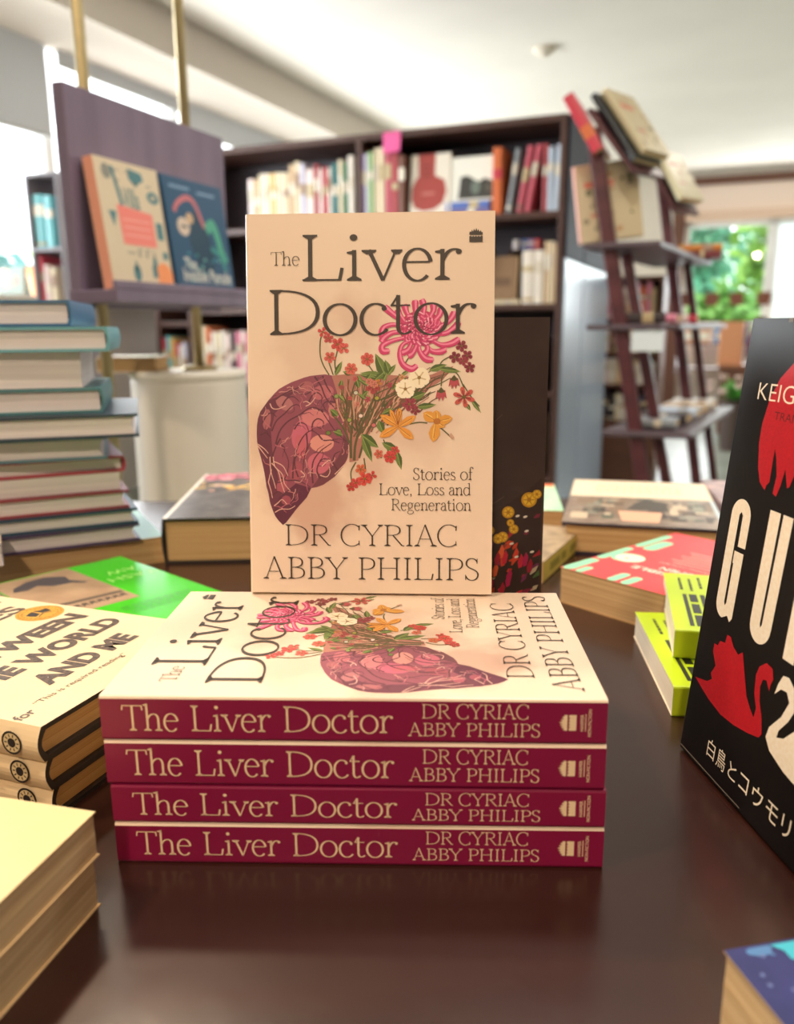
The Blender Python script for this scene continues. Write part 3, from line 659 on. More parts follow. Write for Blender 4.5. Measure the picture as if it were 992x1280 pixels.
    # orange lilies
    def petal(x0, y0, x1, y1, wd, c, c2):
        dx, dy = x1 - x0, y1 - y0; l = math.hypot(dx, dy); nx, ny = -dy / l * wd, dx / l * wd
        P_ = lambda t, k: (x0 + dx * t + nx * k, y0 + dy * t + ny * k)
        A.poly([P_(0, .15), P_(.3, .75), P_(.6, 1), P_(.85, .6), P_(1, 0), P_(.85, -.6), P_(.6, -1), P_(.3, -.75), P_(0, -.15)], m_(c)); A.L += .15
        A.poly([P_(.05, .1), P_(.4, .35), P_(.8, .2), P_(.95, 0), P_(.5, -.1), P_(.05, -.1)], m_(c2)); A.L += .15
        A.strip([P_(0, 0), P_(.8, 0)], .8, m_('#a8612a')); A.L += .15
    for q in ((498, 536, 476, 521, 5), (498, 536, 488, 514, 3.6), (498, 536, 500, 512, 4), (498, 536, 520, 523, 5), (498, 536, 475, 549, 5.5), (498, 536, 517, 552, 5.5)): petal(*q, '#e0963c', '#eeb45e')
    for dx in (-5, -2, 2, 5): A.strip([(498, 534), (498 + dx, 517)], .7, m_('#8c4a22')); A.L += .05
    for q in ((545, 530, 529, 519, 7), (545, 530, 545, 516, 6), (545, 530, 565, 526, 6), (545, 530, 556, 537, 5), (545, 530, 541, 556, 7)): petal(*q, '#dd9a3e', '#ecbd62')
    A.ring(546, 530, 4.5, 4, m_('#b5702e'), 12); A.L += .3
    # big pink chrysanthemum
    A.L += 1
    A.ring(526, 413, 27, 22, m_('#b8325a'), 24); A.L += 1
    def curl(pts, wd, c='#cc3c70', c2='#ee88ac'):
        q = smoothpts(pts, 5)
        A.strip(q, lambda t, dx, dy: wd * (.55 + .75 * t - .55 * max(0, t - .8) * 5 * .8), m_(c)); A.L += .1
        q2 = [(x + .8, y - .9) for x, y in q]
        A.strip(q2, lambda t, dx, dy: wd * .38 * (.5 + .6 * t), m_(c2)); A.L += .1
    for p_ in ([(512, 408), (498, 400), (488, 392), (481, 385)], [(508, 412), (492, 408), (480, 412), (478, 421), (482, 424)], [(508, 418), (492, 418), (481, 424), (477, 430)], [(510, 424), (492, 428), (479, 434), (479, 441), (487, 441)], [(514, 428), (503, 434), (500, 446), (504, 458), (514, 464), (521, 460)], [(524, 430), (524, 441), (531, 451), (541, 453)], [(530, 430), (538, 441), (548, 443), (557, 440)], [(536, 426), (550, 434), (563, 433), (573, 427)], [(540, 420), (556, 420), (568, 412), (573, 406)], [(540, 414), (556, 408), (564, 400), (567, 393)], [(538, 408), (548, 398), (551, 388)], [(534, 404), (541, 392), (541, 383)], [(527, 402), (530, 388), (527, 377)], [(520, 402), (519, 388), (519, 378)], [(514, 404), (508, 392), (506, 383)], [(508, 408), (500, 396), (497, 389)], [(516, 428), (510, 440), (502, 444)], [(522, 430), (516, 444), (510, 448)], [(532, 428), (534, 440), (530, 446)]):
        curl(p_, 7.6)
    for ring_r, n in ((24, 26), (18, 22), (12, 16), (6, 9)):
        for k in range(n):
            a = 6.283 * k / n + R.uniform(-.15, .15); rr = ring_r * R.uniform(.88, 1.08)
            cx, cy = 526 + rr * math.cos(a), 414 + rr * .82 * math.sin(a)
            b_ = a + R.uniform(-.5, .5); bx, by = 526 + (rr - 9) * math.cos(a + .25), 414 + (rr - 9) * .82 * math.sin(a + .25)
            mx, my = (cx + bx) / 2 - 2.5 * math.sin(b_), (cy + by) / 2 + 2.5 * math.cos(b_)
            curl([(bx, by), (mx, my), (cx, cy)], R.uniform(4.2, 5.4), R.choice(('#c4346a', '#d04478', '#b02c60')), R.choice(('#f09aba', '#e67498', '#f4b0c8')))
    for k in range(22):
        a = R.random() * 6.283; rr = R.uniform(2, 20)
        x, y = 526 + rr * math.cos(a), 414 + rr * .8 * math.sin(a)
        A.strip(smoothpts([(x, y), (x + R.uniform(-4, 4), y + R.uniform(-3, 3)), (x + R.uniform(-6, 6), y + R.uniform(-6, 2))], 3), .9, m_('#8f1f46')); A.L += .05
    return A
def put_text(A, txt, px0, px1, ybase, ytop, m, thick, thin):
    x0, y0 = HG(px0, ybase); x1, y1 = HG(px1, ybase); _, yt = HG(px0, ytop)
    serif(A, txt, x0, x1, y0, yt - y0, m, thick, thin)
def liver_front(root, T):
    A = liver_artwork(T)
    top = A.base + A.EPS * (A.L + 2)
    art = A.build('cover_illustration', root)
    B = Art(lambda x, y, h: (x, y, T + h), top)
    put_text(B, 'The', 341, 377, 332, 315, INK, .06, .03)
    put_text(B, 'Liver', 376, 577, 352, 294, INK, .075, .036)
    put_text(B, 'Doctor', 335, 595, 419, 362.5, INK, .075, .036)
    t0 = B.build('title_lettering', root); t0['label'] = 'dark brown serif title lettering'
    B = Art(lambda x, y, h: (x, y, T + h), top)
    put_text(B, 'Stories of', 516, 590, 603, 588, INK, .075, .042)
    put_text(B, 'Love, Loss and', 474, 588, 621.5, 607, INK, .075, .042)
    put_text(B, 'Regeneration', 489, 588, 641, 626.5, INK, .075, .042)
    t1 = B.build('subtitle_lettering', root)
    B = Art(lambda x, y, h: (x, y, T + h), top)
    put_text(B, 'DR CYRIAC', 357, 573, 683.5, 657, INK, .062, .030)
    put_text(B, 'ABBY PHILIPS', 332, 599, 725, 697.5, INK, .062, .030)
    t2 = B.build('author_lettering', root)
    B = Art(lambda x, y, h: (x, y, T + h), top)
    x0, y0 = HG(585.5, 306); x1, y1 = HG(602, 288.5); logo(B, x0, y0, x1, y1, INK)
    t3 = B.build('publisher_emblem', root); t3['label'] = 'small dark flame emblem'
    art['label'] = 'painted liver with flowers growing from it'
    return [art, t0, t1, t2, t3]
def liver_spine(root, T):
    S = spine_art(LH, T)
    q = T / .0192
    serif(S, 'The Liver Doctor', .0085, .1155, .0042 * q, .0112 * q, SPINE_INK, .078, .036)
    serif(S, 'DR CYRIAC', .1262, .1682, .0107 * q, .0062 * q, SPINE_INK, .075, .042)
    serif(S, 'ABBY PHILIPS', .1212, .1726, .0030 * q, .0058 * q, SPINE_INK, .075, .042)
    # emblem and imprint, turned a quarter
    L_ = Art(lambda x, y, h: (-h, LH - (.1795 + (.0085 - y)), .0052 * q + x), 1.0e-4)
    logo(L_, .0008, .0018, .0074, .0085, SPINE_INK)
    S.v_off = 0
    o1 = S.build('spine_lettering', root)
    sans(L_, 'HARPER', .0006, -.0010, .0076, .0003, SPINE_INK, .01)
    L_.rect(.0006, -.0019, .0078, -.0016, SPINE_INK)
    sans(L_, 'NON-FICTION', -.0016, -.0040, .0098, -.0027, SPINE_INK, .01)
    o2 = L_.build('publisher_emblem', root)
    o1['label'] = 'pale serif title and author lettering on the spine'; o2['label'] = 'pale flame emblem with small imprint'
    return o1, o2
YAW = -.0359
def stack_frame(zc, cx, cy, dyaw=0.0):
    c, s = math.cos(YAW + dyaw), math.sin(YAW + dyaw)
    # head end on the left, spine toward the viewer
    ey = Vector((-c, -s, 0)); ex = Vector((-s, c, 0))
    tail = Vector((cx, cy, zc)) - ey * (LH / 2)
    return frame(tail, ex, ey)
Ts = [.0186, .0173, .0196, .0192]
z = 0.0
labels = ['paperback with maroon spine, lowest of the four in the stack, lying on the table', 'paperback with maroon spine, second from the bottom of the stack of four', 'paperback with maroon spine, third from the bottom, just below the top copy', 'topmost paperback of the stack, cream liver cover face up, maroon spine toward the viewer']
offs = [(-.0170, .2925, .004), (-.0172, .2922, .002), (-.0182, .2919, -.001), (-.0185, .2918, 0)]
sp_mesh = None
for i in range(4):
    T = Ts[i]
    r_ = paperback('paperback_book', labels[i], stack_frame(z, *offs[i]), LW, LH, T - .0004, COVER_CREAM if i != 1 else MAROON, MAROON, MAROON, PAGE_CREAM, group='stacked copies with maroon spines')
    liver_spine(r_, T - .0004)
    if i == 3: fronts = liver_front(r_, T - .0004)
    z += T
ZT = z
# standing copy, leaning back a little
LEAN = .1384; sy = -.0557
ex = Vector((math.cos(sy), math.sin(sy), 0)); n_ = Vector((-math.sin(sy), math.cos(sy), 0))
ey = Vector((0, 0, 1)) * math.cos(LEAN) + n_ * math.sin(LEAN)
T = .0188
ez = ex.cross(ey)
o_ = Vector((-.0147, .4149, ZT + .0004)) - ex * (LW / 2) - ez * T
# keep the rear bottom edge above the stack
o_.z += .0006
std = paperback('paperback_book', 'upright cream paperback with painted liver and flowers, standing on the stack of maroon spines', frame(o_, ex, ey), LW, LH, T, COVER_CREAM, MAROON, COVER_CREAM, PAGE_CREAM)
for src in fronts:
    c = src.copy(); COL.objects.link(c); c.parent = std
    c.matrix_parent_inverse = Matrix.Identity(4); c.matrix_local = Matrix.Translation((0, 0, T - (Ts[3] - .0004)))

# ------------------------------------------------------------------ dark book standing behind the stack
DARK = mix_noise('dark_brown_cover', '#3b2b27', '#45332e', (8, 8, 8), 6, .38, .3, .7)
W, H, T = .150, .219, .030
dk = hardback('hardback_book', 'dark brown hardback with painted yellow blossoms, standing upright behind the liver book', frame((.0815 - W, .4580, .003), (1, 0, 0), (0, .0, 1)) @ Matrix.Translation((0, 0, -T)), W, H - .006, T, DARK, page=PAGE_CREAM, bulge=.002)
# its front faces the viewer: front cover plane is local z = T
A = front_art(W, H, T)
R = random.Random(5)
mm = lambda h: mat(h, .45)
A.L = 0; A.poly([(.06, 0), (.1515, 0), (.1515, .127), (.143, .119), (.128, .109), (.105, .098), (.06, .09)], mm('#35231f')); A.L = 2
for k in range(60):
    x, y = R.uniform(.105, .149), R.uniform(.03, .112)
    if y > .075 + (x - .105) * .75: continue
    a = R.uniform(.2, 1.2); l = R.uniform(.003, .009)
    A.strip([(x, y), (min(.1512, x + l * .5 * math.cos(a)), y + l * .5 * math.sin(a)), (min(.1512, x + l * math.cos(a)), y + l * math.sin(a))], lambda t, dx, dy: .0022 * math.sin(3.1 * (t + .05)) + .0003, mm(R.choice(('#a3202f', '#c22a3a', '#7c1f3c', '#8e3a2a', '#c8401f', '#6d2a52', '#b9a68c', '#4d6a3a')))); A.L += .5
for k in range(26):
    x, y = R.uniform(.112, .147), R.uniform(.02, .084)
    A.poly([(x, y), (x + .002, y + .001), (x + .003, y + .006), (x + .0015, y + .009), (x - .0006, y + .004)], mm(R.choice(('#c21f3a', '#9c1530', '#d2402a', '#a8184f', '#e06038')))); A.L += .5
for x, y, r in ((.1444, .114, .0045), (.1488, .1172, .0027), (.1326, .1067, .0036), (.134, .1005, .0022), (.136, .0967, .0028), (.1297, .092, .0032), (.127, .091, .003), (.122, .096, .003)):
    A.ring(x, y, r, r, mm('#c8901e'), 16); A.L += .5; A.ring(x, y, r * .75, r * .75, mm('#e6bb34'), 14); A.L += .5; A.ring(x, y, r * .3, r * .3, mm('#b57a1c'), 10); A.L += .5
    for k in range(6): a = k * 1.047; A.strip([(x + r * .3 * math.cos(a), y + r * .3 * math.sin(a)), (x + r * .7 * math.cos(a), y + r * .7 * math.sin(a))], r * .1, mm('#a8701a'))
    A.L += .3
for x, y in ((.138, .1045), (.1425, .104), (.1435, .0955), (.135, .088), (.147, .083), (.138, .080)):
    A.ring(x, y, .0013, .0007, mm('#e8ddd0'), 10, .3); A.L += .2
for v in ([(.118, .150), (.123, .158), (.128, .163)], [(.118, .150), (.119, .138), (.121, .128)], [(.110, .186), (.114, .184)], [(.124, .112), (.130, .116)]):
    A.strip(smoothpts(v, 4), .0003, mm('#6a5850'))
A.build('cover_painting', dk)

# ------------------------------------------------------------------ black book leaning at the right (cover faces left, towards the viewer)
e = Vector((.1076, -.9942, 0)); v = Vector((.0921, .0100, .9957))
W, H, T = .153, .216, .026
BLACKC = mix_noise('matte_black_cover', '#0c0b10', '#111013', (6, 6, 6), 4, .38, .3, .7, rough2=.46, spec=.35)
gz = e.cross(v)
gui = paperback('paperback_book', 'large black paperback with red sun and red swan, standing upright at the right edge', frame(Vector((.1454, .3853, .0018)) - gz * T, e, v), W, H, T, BLACKC, BLACKC, BLACKC, PAGE_CREAM)
A = Art(lambda x, y, h: (x / 1000, y / 1000, T + h))
GR = mix_noise('red_print_speckled', '#c8182c', '#b51226', (1, 1, 1), 900, .42, .3, .7)
GW = mix_noise('cream_print_speckled', '#fff6e8', '#fbeedc', (1, 1, 1), 500, .45, .4, .6)
drip = [(39.3, 197.4), (31.4, 190.5), (26.2, 181.4), (23.6, 169.8), (23.9, 160.8), (26.7, 150.3), (30.0, 144.4), (34.8, 141.7), (35.3, 144.0), (37.3, 145.8), (36.8, 160.6), (39.0, 157), (41.7, 149.4), (41.2, 141.6), (43.9, 140.7), (45.9, 146.0), (47.1, 153.2), (50.8, 145.6), (52.2, 146.6), (54.0, 151.7), (56, 162), (59, 150), (63, 143), (66, 146), (68, 160), (71, 148), (77, 141), (80, 150), (83, 158), (88, 147), (93, 150), (97, 158), (100, 168), (99, 180), (94, 190), (87, 197), (78, 202), (66, 204), (52, 203)]
A.poly(drip, GR); A.L = 1
swan = [(4.5, 40.0), (16.0, 42.8), (19.8, 45.7), (17.9, 47.9), (20.9, 52.9), (16.6, 58.5), (16.4, 62.7), (19.8, 62.9), (21.1, 65.8), (25.5, 66.4), (26.2, 70.8), (29.5, 70.9), (32.8, 67.5), (37.7, 65.5), (41.0, 68.1), (44.1, 61.9), (49.9, 50.8), (54.1, 47.1), (57.9, 44.5), (58.3, 49.2), (55.2, 54.5), (53.8, 62.8), (55.2, 67.3), (59.7, 70.9), (64.5, 70.3), (66.4, 66.3), (65.1, 63.0), (65.1, 60.2), (62.0, 63.8), (59.4, 63.1), (58.3, 59.3), (59.8, 53.3), (63.4, 47.3), (65.6, 40.6), (63.9, 38.1), (55.8, 36.0), (44.1, 33.9), (32.2, 33.2), (19.9, 35.2), (11.7, 37.6)]
A.poly(swan, GR)
wsw = [(68.9, 60.8), (70.1, 65.8), (72.4, 70.6), (76.4, 71.4), (80.8, 68.7), (83.7, 59.7), (81.1, 54.2), (76.3, 47.9), (75.7, 44.4), (80.3, 46.3), (86.0, 52.5), (96, 58), (110, 62), (124, 58), (118, 45), (105, 36), (92.0, 32.5), (84.1, 33.5), (72.8, 36.8), (68.6, 41.1), (69.7, 46.1), (76.1, 53.8), (79.5, 61.8), (76.7, 65.2), (72.6, 64.6)]
A.poly(wsw, GW)
# condensed capitals G U I
def rr_(x0, y0, x1, y1, r, top=True, bot=True, n=6):
    pts = []
    for cx, cy, a0, on in ((x1 - r, y1 - r, 0, top), (x0 + r, y1 - r, 90, top), (x0 + r, y0 + r, 180, bot), (x1 - r, y0 + r, 270, bot)):
        if on: pts += [(cx + r * math.cos(math.radians(a0 + 90 * k / n)), cy + r * math.sin(math.radians(a0 + 90 * k / n))) for k in range(n + 1)]
        else: pts += [(x1 if a0 in (0, 270) else x0, y1 if a0 in (0, 90) else y0)]
    return pts
A.L = 2
A.poly([(11.5, 84)] + [(11.5, 127)] + [(19.7 - 8.2 * math.cos(math.radians(k * 15)), 126.5 + 8 * math.sin(math.radians(k * 15))) for k in range(1, 12)] + [(27.9, 126.5), (28.0, 112.7), (21.6, 112.4), (21.4, 127), (19.9, 128.6), (18.5, 127), (18.5, 84.5), (19.4, 83), (20.4, 84.5), (20.4, 104), (19.6, 104), (19.6, 110), (27.6, 110.2), (27.4, 79), (25.6, 76.8), (23, 79)] + [(18.5 - 7 * math.sin(math.radians(k * 18)), 84 - 7.4 * math.cos(math.radians(k * 18))) for k in range(0, 5)], GW)
A.poly([(42.0, 134.5), (50.0, 134.5), (49.6, 85), (50.3, 83.4), (51.2, 85), (52.0, 134.5), (59.2, 134.5), (58.4, 85)] + [(50.2 + 8.2 * math.cos(math.radians(-k * 15)), 84.5 + 8.4 * math.sin(math.radians(-k * 15))) for k in range(1, 12)] + [(42.0, 85)], GW)
A.rect(69.6, 77.2, 77.4, 134.5, GW)
A.rect(86, 77.2, 94, 134.5, GW); A.rect(94, 77.2, 101, 84, GW)
A.rect(108, 77.2, 116, 134.5, GW); A.rect(103, 127, 121, 134.5, GW)
A.L = 3
sans(A, 'KEIGO', 16.0, 180.2, 56, 187.8, GW, -.012)
sans(A, 'TRANSLATED', 32.0, 172.6, 74, 176.2, mat('#5c0d16', .5), 0)
jp = '白鳥とコウモリ'
xs = [(26.5, 33.5, 9.3, 18.6), (35.5, 43.5, 9.0, 18.8), (46.5, 53.2, 9.8, 17.6), (56.3, 63.5, 9.8, 17.4), (67, 75, 9.4, 18.2), (78, 86.5, 9.6, 17.6), (89.5, 95.5, 9.4, 18.2)]
for ch, (a0, a1, b0, b1) in zip(jp, xs):
    sans(A, ch, a0, b0, a1, b1, GW, 0)
A.strip([(1.2, 1.6), (40, 1.5), (60, 1.6)], .5, mat('#8a8078', .5))
for k in range(14):
    x = 30 + k * 7 + (k * 37 % 5); A.rect(x, 214.2 - (k % 3) * .3, x + 3, 215.9, mat('#6f6a66', .6))
c_ = A.build('cover_artwork', gui); c_['label'] = 'red sun with drips, cream capitals, red and white swans and a line of Japanese writing'

# ------------------------------------------------------------------ three cream hardbacks at the left
BW_COVER = mix_noise('cream_jacket', '#ead2ae', '#e4caa6', (5, 5, 5), 5, .42, .3, .7)
BLKB = mat('#231d20', .45); CHAR = mix_noise('charcoal_print', '#3a2f2d', '#5d4a40', (1, 1, 1), 420, .5, .42, .55)
W, H, T = .1285, .190, .0165
exB = Vector((.35, .937, 0)).normalized(); eyB = Vector((-exB.y, exB.x, 0))
labs = ['cream hardback with charcoal block title, lowest of three at the left', 'cream hardback with charcoal block title, middle one of three at the left', 'topmost of three cream hardbacks at the left, block title and gold medal face up']
sO = [(-.1540, .3285), (-.1532, .3235), (-.1525, .3182)]
for i in range(3):
    M = frame((sO[i][0] - .002, sO[i][1], i * .0167), exB, eyB)
    bk = hardback('hardback_book', labs[i], M, W - .003, H - .006, T, BW_COVER, BW_COVER, BW_COVER, PAGE_TAN, group='cream hardbacks at the left', inside=BLKB, bulge=.003)
    S = Art(lambda s, z_, h: (-.0032 - h, s, z_), 1e-4)
    S.ring(.011, T * .5, .0055, .0055, BLKB, 20); S.L = 2; S.ring(.011, T * .5, .0045, .0045, mat('#c9b48c', .5), 20); S.L = 4; S.ring(.011, T * .5, .0022, .0022, BLKB, 14); S.L = 5
    for k in range(10): a = k * .628; S.strip([(.011 + .0026 * math.cos(a), T * .5 + .0026 * math.sin(a)), (.011 + .004 * math.cos(a), T * .5 + .004 * math.sin(a))], .0006, BLKB)
    S.L = 1
    sans(S, 'AND ME', .030, T * .30, .052, T * .72, BLKB, .03, 180)
    sans(S, 'BETWEEN THE WORLD', .056, T * .30, .150, T * .72, BLKB, .03, 180)
    sans(S, 'MEMOIR', .0105, T * .3, .012, T * .75, CHAR, 0, 90)
    S.build('spine_lettering', bk)
    if i == 2:
        A = Art(lambda x, y, h: (x / 1000, y / 1000, T + h))
        sans(A, 'AND ME', 34, 24, 101, 38.5, CHAR, .055)
        sans(A, 'THE WORLD', 10, 48, 119, 63, CHAR, .055)
        sans(A, 'BETWEEN', 22, 72.5, 118, 88, CHAR, .055)
        sans(A, 'COATES', 14, 116, 116, 131, CHAR, .03)
        sans(A, 'TA-NEHISI', 12, 141, 120, 156, CHAR, .03)
        sans(A, '“This is required reading”', 16, 13, 78, 17.6, CHAR, 0)
        sans(A, 'for', 1, 9, 11, 15, CHAR, .02)
        A.L = 6; gold = mix_noise('gold_foil', '#d8a640', '#b9822a', (1, 1, 1), 300, .35)
        A.ring(112, 104, 13.5, 13.5, gold, 36); A.L = 8; A.ring(112, 104, 12.2, 12.2, mat('#a87426', .4), 36); A.L = 9; A.ring(112, 104, 11.6, 11.6, gold, 36); A.L = 10
        for k in range(24): a = k * .2618; A.ring(112 + 10 * math.cos(a), 104 + 10 * math.sin(a), .7, .5, mat('#8a5c1c', .5), 6)
        A.poly([(106, 101), (111, 103), (111.6, 110), (108, 109), (104.5, 107.5)], BLKB); A.poly([(113, 103), (118, 101), (120, 107), (116, 107.5), (112.4, 110)], BLKB); A.poly([(107, 99.5), (112, 101.5), (117, 99.5), (117, 100.3), (112, 102.5), (107, 100.3)], BLKB)
        o_ = A.build('cover_lettering', bk); o_['label'] = 'charcoal block capitals and a round gold medal'

# ------------------------------------------------------------------ two plain yellow paperbacks at the lower left corner
YEL = mix_noise('pale_yellow_cover', '#dcc694', '#d6be88', (4, 4, 4), 4, .5)
ex_ = Vector((.969, -.246, 0)).normalized()      # toward the fore-edge at the right
ey_ = Vector((-ex_.y, ex_.x, 0))
for i, (T, lab, dx) in enumerate(((.0215, 'lower of two thick paperbacks in the near left corner', -.0015), (.0185, 'upper of two paperbacks in the near left corner, plain pale yellow cover', 0))):
    W, H = .130, .198
    corner = Vector((-.1127 + dx, .2705, 0 if i == 0 else .0215))
    M = frame(corner - ex_ * W - ey_ * H, ex_, ey_)
    paperback('paperback_book', lab, M, W, H, T - .0003, YEL, YEL, YEL, PAGE_CREAM, group='pale paperbacks in the near left corner')
# ------------------------------------------------------------------ blue book at the lower right corner
BLUE = mix_noise('deep_blue_cover', '#1d2662', '#2a3074', (20, 20, 20), 3, .42)
ex_ = Vector((-.980, -.200, 0)).normalized(); ey_ = Vector((-ex_.y, ex_.x, 0))   # fore-edge at the left, tail away
W, H, T = .129, .198, .030
cor = Vector((.0976, .2104, 0))
M = frame(cor - ex_ * W, ex_, ey_)
blu = paperback('paperback_book', 'blue paperback with turquoise splashes in the near right corner', M, W, H, T, BLUE, BLUE, BLUE, PAGE_CREAM)
A = front_art(W, H, T); R = random.Random(3)
for cx, cy, r, c in ((.104, .004, .009, '#3fb4cf'), (.098, .012, .008, '#2f9cc4'), (.118, .002, .004, '#4f7fb8'), (.112, .040, .010, '#1f8fb4'), (.122, .036, .006, '#1c9abf'), (.09, .03, .012, '#2a7fb0')):
    pts = [(min(.1285, cx + r * (1 + .35 * R.uniform(-1, 1)) * math.cos(k * .45)), max(.001, cy + r * .8 * (1 + .35 * R.uniform(-1, 1)) * math.sin(k * .45))) for k in range(14)]
    A.poly(pts, mat(c, .42)); A.L += 1
for k in range(26):
    A.ring(R.uniform(.085, .127), R.uniform(.002, .06), .0008, .0008, mat('#5f6fa8', .42), 8); A.L += .2
A.build('cover_splashes', blu)

# ------------------------------------------------------------------ two lime green paperbacks
LIME = mat('#b6d010', .4, key='lime_cover'); LIMES = mat('#a8b814', .45, key='lime_spine')
def lime(label, P, exd, T, z0, W, H):
    ex = Vector((exd[0], exd[1], 0)).normalized(); ey = Vector((-ex.y, ex.x, 0))
    M = frame(Vector((P[0], P[1], z0)) - ey * H, ex, ey)     # P: spine corner at the head
    bk = paperback('paperback_book', label, M, W, H, T, LIME, LIMES, LIME, PAGE_WHITE, group='lime green paperbacks')
    A = Art(lambda x, y, h: (x / 1000, H - y / 1000, T + h))
    blk = mat('#20241a', .45)
    # big condensed letters running across the cover, read from the right side
    def bars(lst):
        for a0, b0, a1, b1 in lst: A.rect(a0, b0, a1, b1, blk)
    bars([(p[0], p[1] - 12.5, p[2], p[3] - 12.5) for p in ((8, 22, 70, 24.5), (8, 26, 28, 31), (32, 26, 50, 31), (54, 26, 70, 31), (8, 33, 70, 36), (8, 38, 44, 43), (48, 38, 70, 43), (8, 45, 70, 48), (8, 50, 30, 56), (34, 50, 70, 56), (8, 58, 70, 62))])
    for k, (a0, a1) in enumerate(((80, 108), (78, 106), (84, 110))):
        yy = 9 + k * 6.5
        x = a0
        R = random.Random(k)
        while x < a1:
            l = R.uniform(2.5, 5.5); A.rect(x, yy, min(a1, x + l), yy + 1.9, blk); x += l + 1.1
    A.build('cover_lettering', bk)
    return bk
lime('lower lime green paperback, lying on the table beside the black book', (.1530, .4200), (.109, .994), .0183, 0, .122, .190)
lime('upper lime green paperback, resting askew on the other one', (.1655, .4590), (.251, .968), .0183, .0187, .118, .190)

# ------------------------------------------------------------------ red and mint book
CORAL = mat('#d9444a', .42, key='coral_cover'); MINT = mat('#8fdcb4', .42)
exR = Vector((-.643, .766, 0)).normalized(); eyR = Vector((-exR.y, exR.x, 0))
W, H, T = .106, .165, .0288
PR = Vector((.1285, .6172, 0))
M = frame(PR - exR * W - eyR * H, exR, eyR)
rd = paperback('paperback_book', 'coral red and mint paperback lying upside down to the viewer, beside the lime books', M, W, H, T, CORAL, CORAL, CORAL, PAGE_TAN)
A = Art(lambda x, y, h: (x / 1000, max(0, (y - 25)) / 1000, T + h))
wht = mat('#f3e2cf', .45); 
def pill(x0, y0, x1, y1, m):
    A.poly(rr_(x0, y0, x1, y1, min(x1 - x0, y1 - y0) * .49), m)
for q in ((44, 168, 52, 190), (56, 166, 64, 190), (96, 150, 105.5, 190), (86, 172, 93, 190), (98, 100, 105.5, 146), (84, 60, 96, 96), (98, 40, 105.5, 92)): pill(*q, MINT)
A.L = 2; A.ring(86, 128, 14, 13, MINT, 28); A.L = 4; A.ring(84, 128, 12, 11, wht, 28); A.L = 6; A.ring(86, 130, 2, 1.4, mat('#6f5a50', .5), 10)
A.L = 3
sans(A, 'INVISIBLE', 12, 142, 70, 150, wht, .02); sans(A, 'WOMEN', 12, 130, 52, 138, wht, .02)
for k in range(7):
    sans(A, 'EXPOSING DATA BIAS', 14, 118 - k * 7, 62, 122 - k * 7, mat('#f0b8a8', .45), 0) if k == 0 else A.rect(14 + (k % 3) * 3, 118 - k * 7, 60 - (k % 2) * 5, 120.5 - k * 7, mat('#ee9c90', .45))
A.build('cover_artwork', rd)

# ------------------------------------------------------------------ jacketed photo book with cream title band
exP = Vector((-.966, .26, 0)).normalized(); eyP = Vector((-exP.y, exP.x, 0))
W, H, T = .150, .232, .031
P0 = Vector((.157, .757, 0))       # fore-edge corner at the head (near left)
JACK = mix_noise('photo_jacket', '#6c5a50', '#9a8878', (1, 1, 1), 60, .35, .35, .65)
M = frame(P0 - exP * W - eyP * H, exP, eyP)
pb_ = hardback('hardback_book', 'hardback with street photograph jacket and cream title band, behind the coral book', M, W - .003, H - .006, T, JACK, mat('#b7c6cf', .4), JACK, PAGE_TAN, inside=mat('#262038', .5))
A = front_art(W, H, T)
A.poly([(0, 0), (W - .001, 0), (W - .001, .098), (0, .098)], mat('#ead9bf', .45)); A.L = 1
R = random.Random(9)
for k in range(70):
    x, y = R.uniform(.004, W - .02), R.uniform(.1, H - .03); a, b = R.uniform(.004, .018), R.uniform(.006, .03)
    A.rect(x, y, x + a, min(H - .002, y + b), mat(R.choice(('#4c4038', '#7b6a5c', '#a3937f', '#5b5f52', '#c4b29a', '#3c332e', '#86705c', '#8c8a7c')), .4)); A.L += .3
A.poly([(.055, .168), (.098, .168), (.094, .212), (.06, .214)], mat('#dfa98c', .45)); A.L += 1
A.poly([(.048, .12), (.07, .105), (.08, .125), (.09, .16), (.05, .16)], mat('#4a443e', .5)); A.L += 1
for k in range(3):
    x = .03
    while x < .12:
        l = R.uniform(.003, .009); A.rect(x, .03 + k * .016, x + l, .036 + k * .016, mat('#c8b49a', .5)); x += l + .003
A.build('jacket_print', pb_)
# pinkish paperback just behind it at the right
paperback('paperback_book', 'small pink and grey paperback half hidden behind the black book', frame((.335, .80, 0), (1, -.2, 0), (.2, 1, 0)), .12, .18, .03, mix_noise('pink_grey_cover', '#b99a98', '#7d6a70', (1, 1, 1), 40, .4), page=PAGE_TAN)
# ------------------------------------------------------------------ olive book and mint/orange books behind the dark book
OLIVE = mix_noise('olive_cover', '#a89a5a', '#8c7c40', (30, 30, 30), 3, .4)
exO = Vector((-.888, .459, 0)).normalized(); eyO = Vector((-exO.y, exO.x, 0))
M = frame((.125, .663, 0), exO, -eyO) 
eO = Vector((.056, .110, 0)).normalized()
ol = paperback('paperback_book', 'olive paperback with yellow spine, right behind the dark standing book', frame(Vector((.124, .664, 0)) + eO * .128, Vector((-eO.y, eO.x, 0)), -eO), .11, .128, .0195, mix_noise('brown_haze_cover', '#b09878', '#8f7a60', (30, 30, 30), 3, .4), mat('#c9bb5a', .45), None, PAGE_TAN)
S = spine_art(.128, .0195)
for a0, a1 in ((.02, .05), (.056, .07), (.085, .11)): S.rect(a0, .006, a1, .013, mat('#8f8a3a', .5))
S.build('spine_lettering', ol)
MINTC = mix_noise('mint_cover', '#a6e2b8', '#c9ecc8', (25, 25, 25), 3, .4)
exM = Vector((.26, -.1, 0)).normalized()
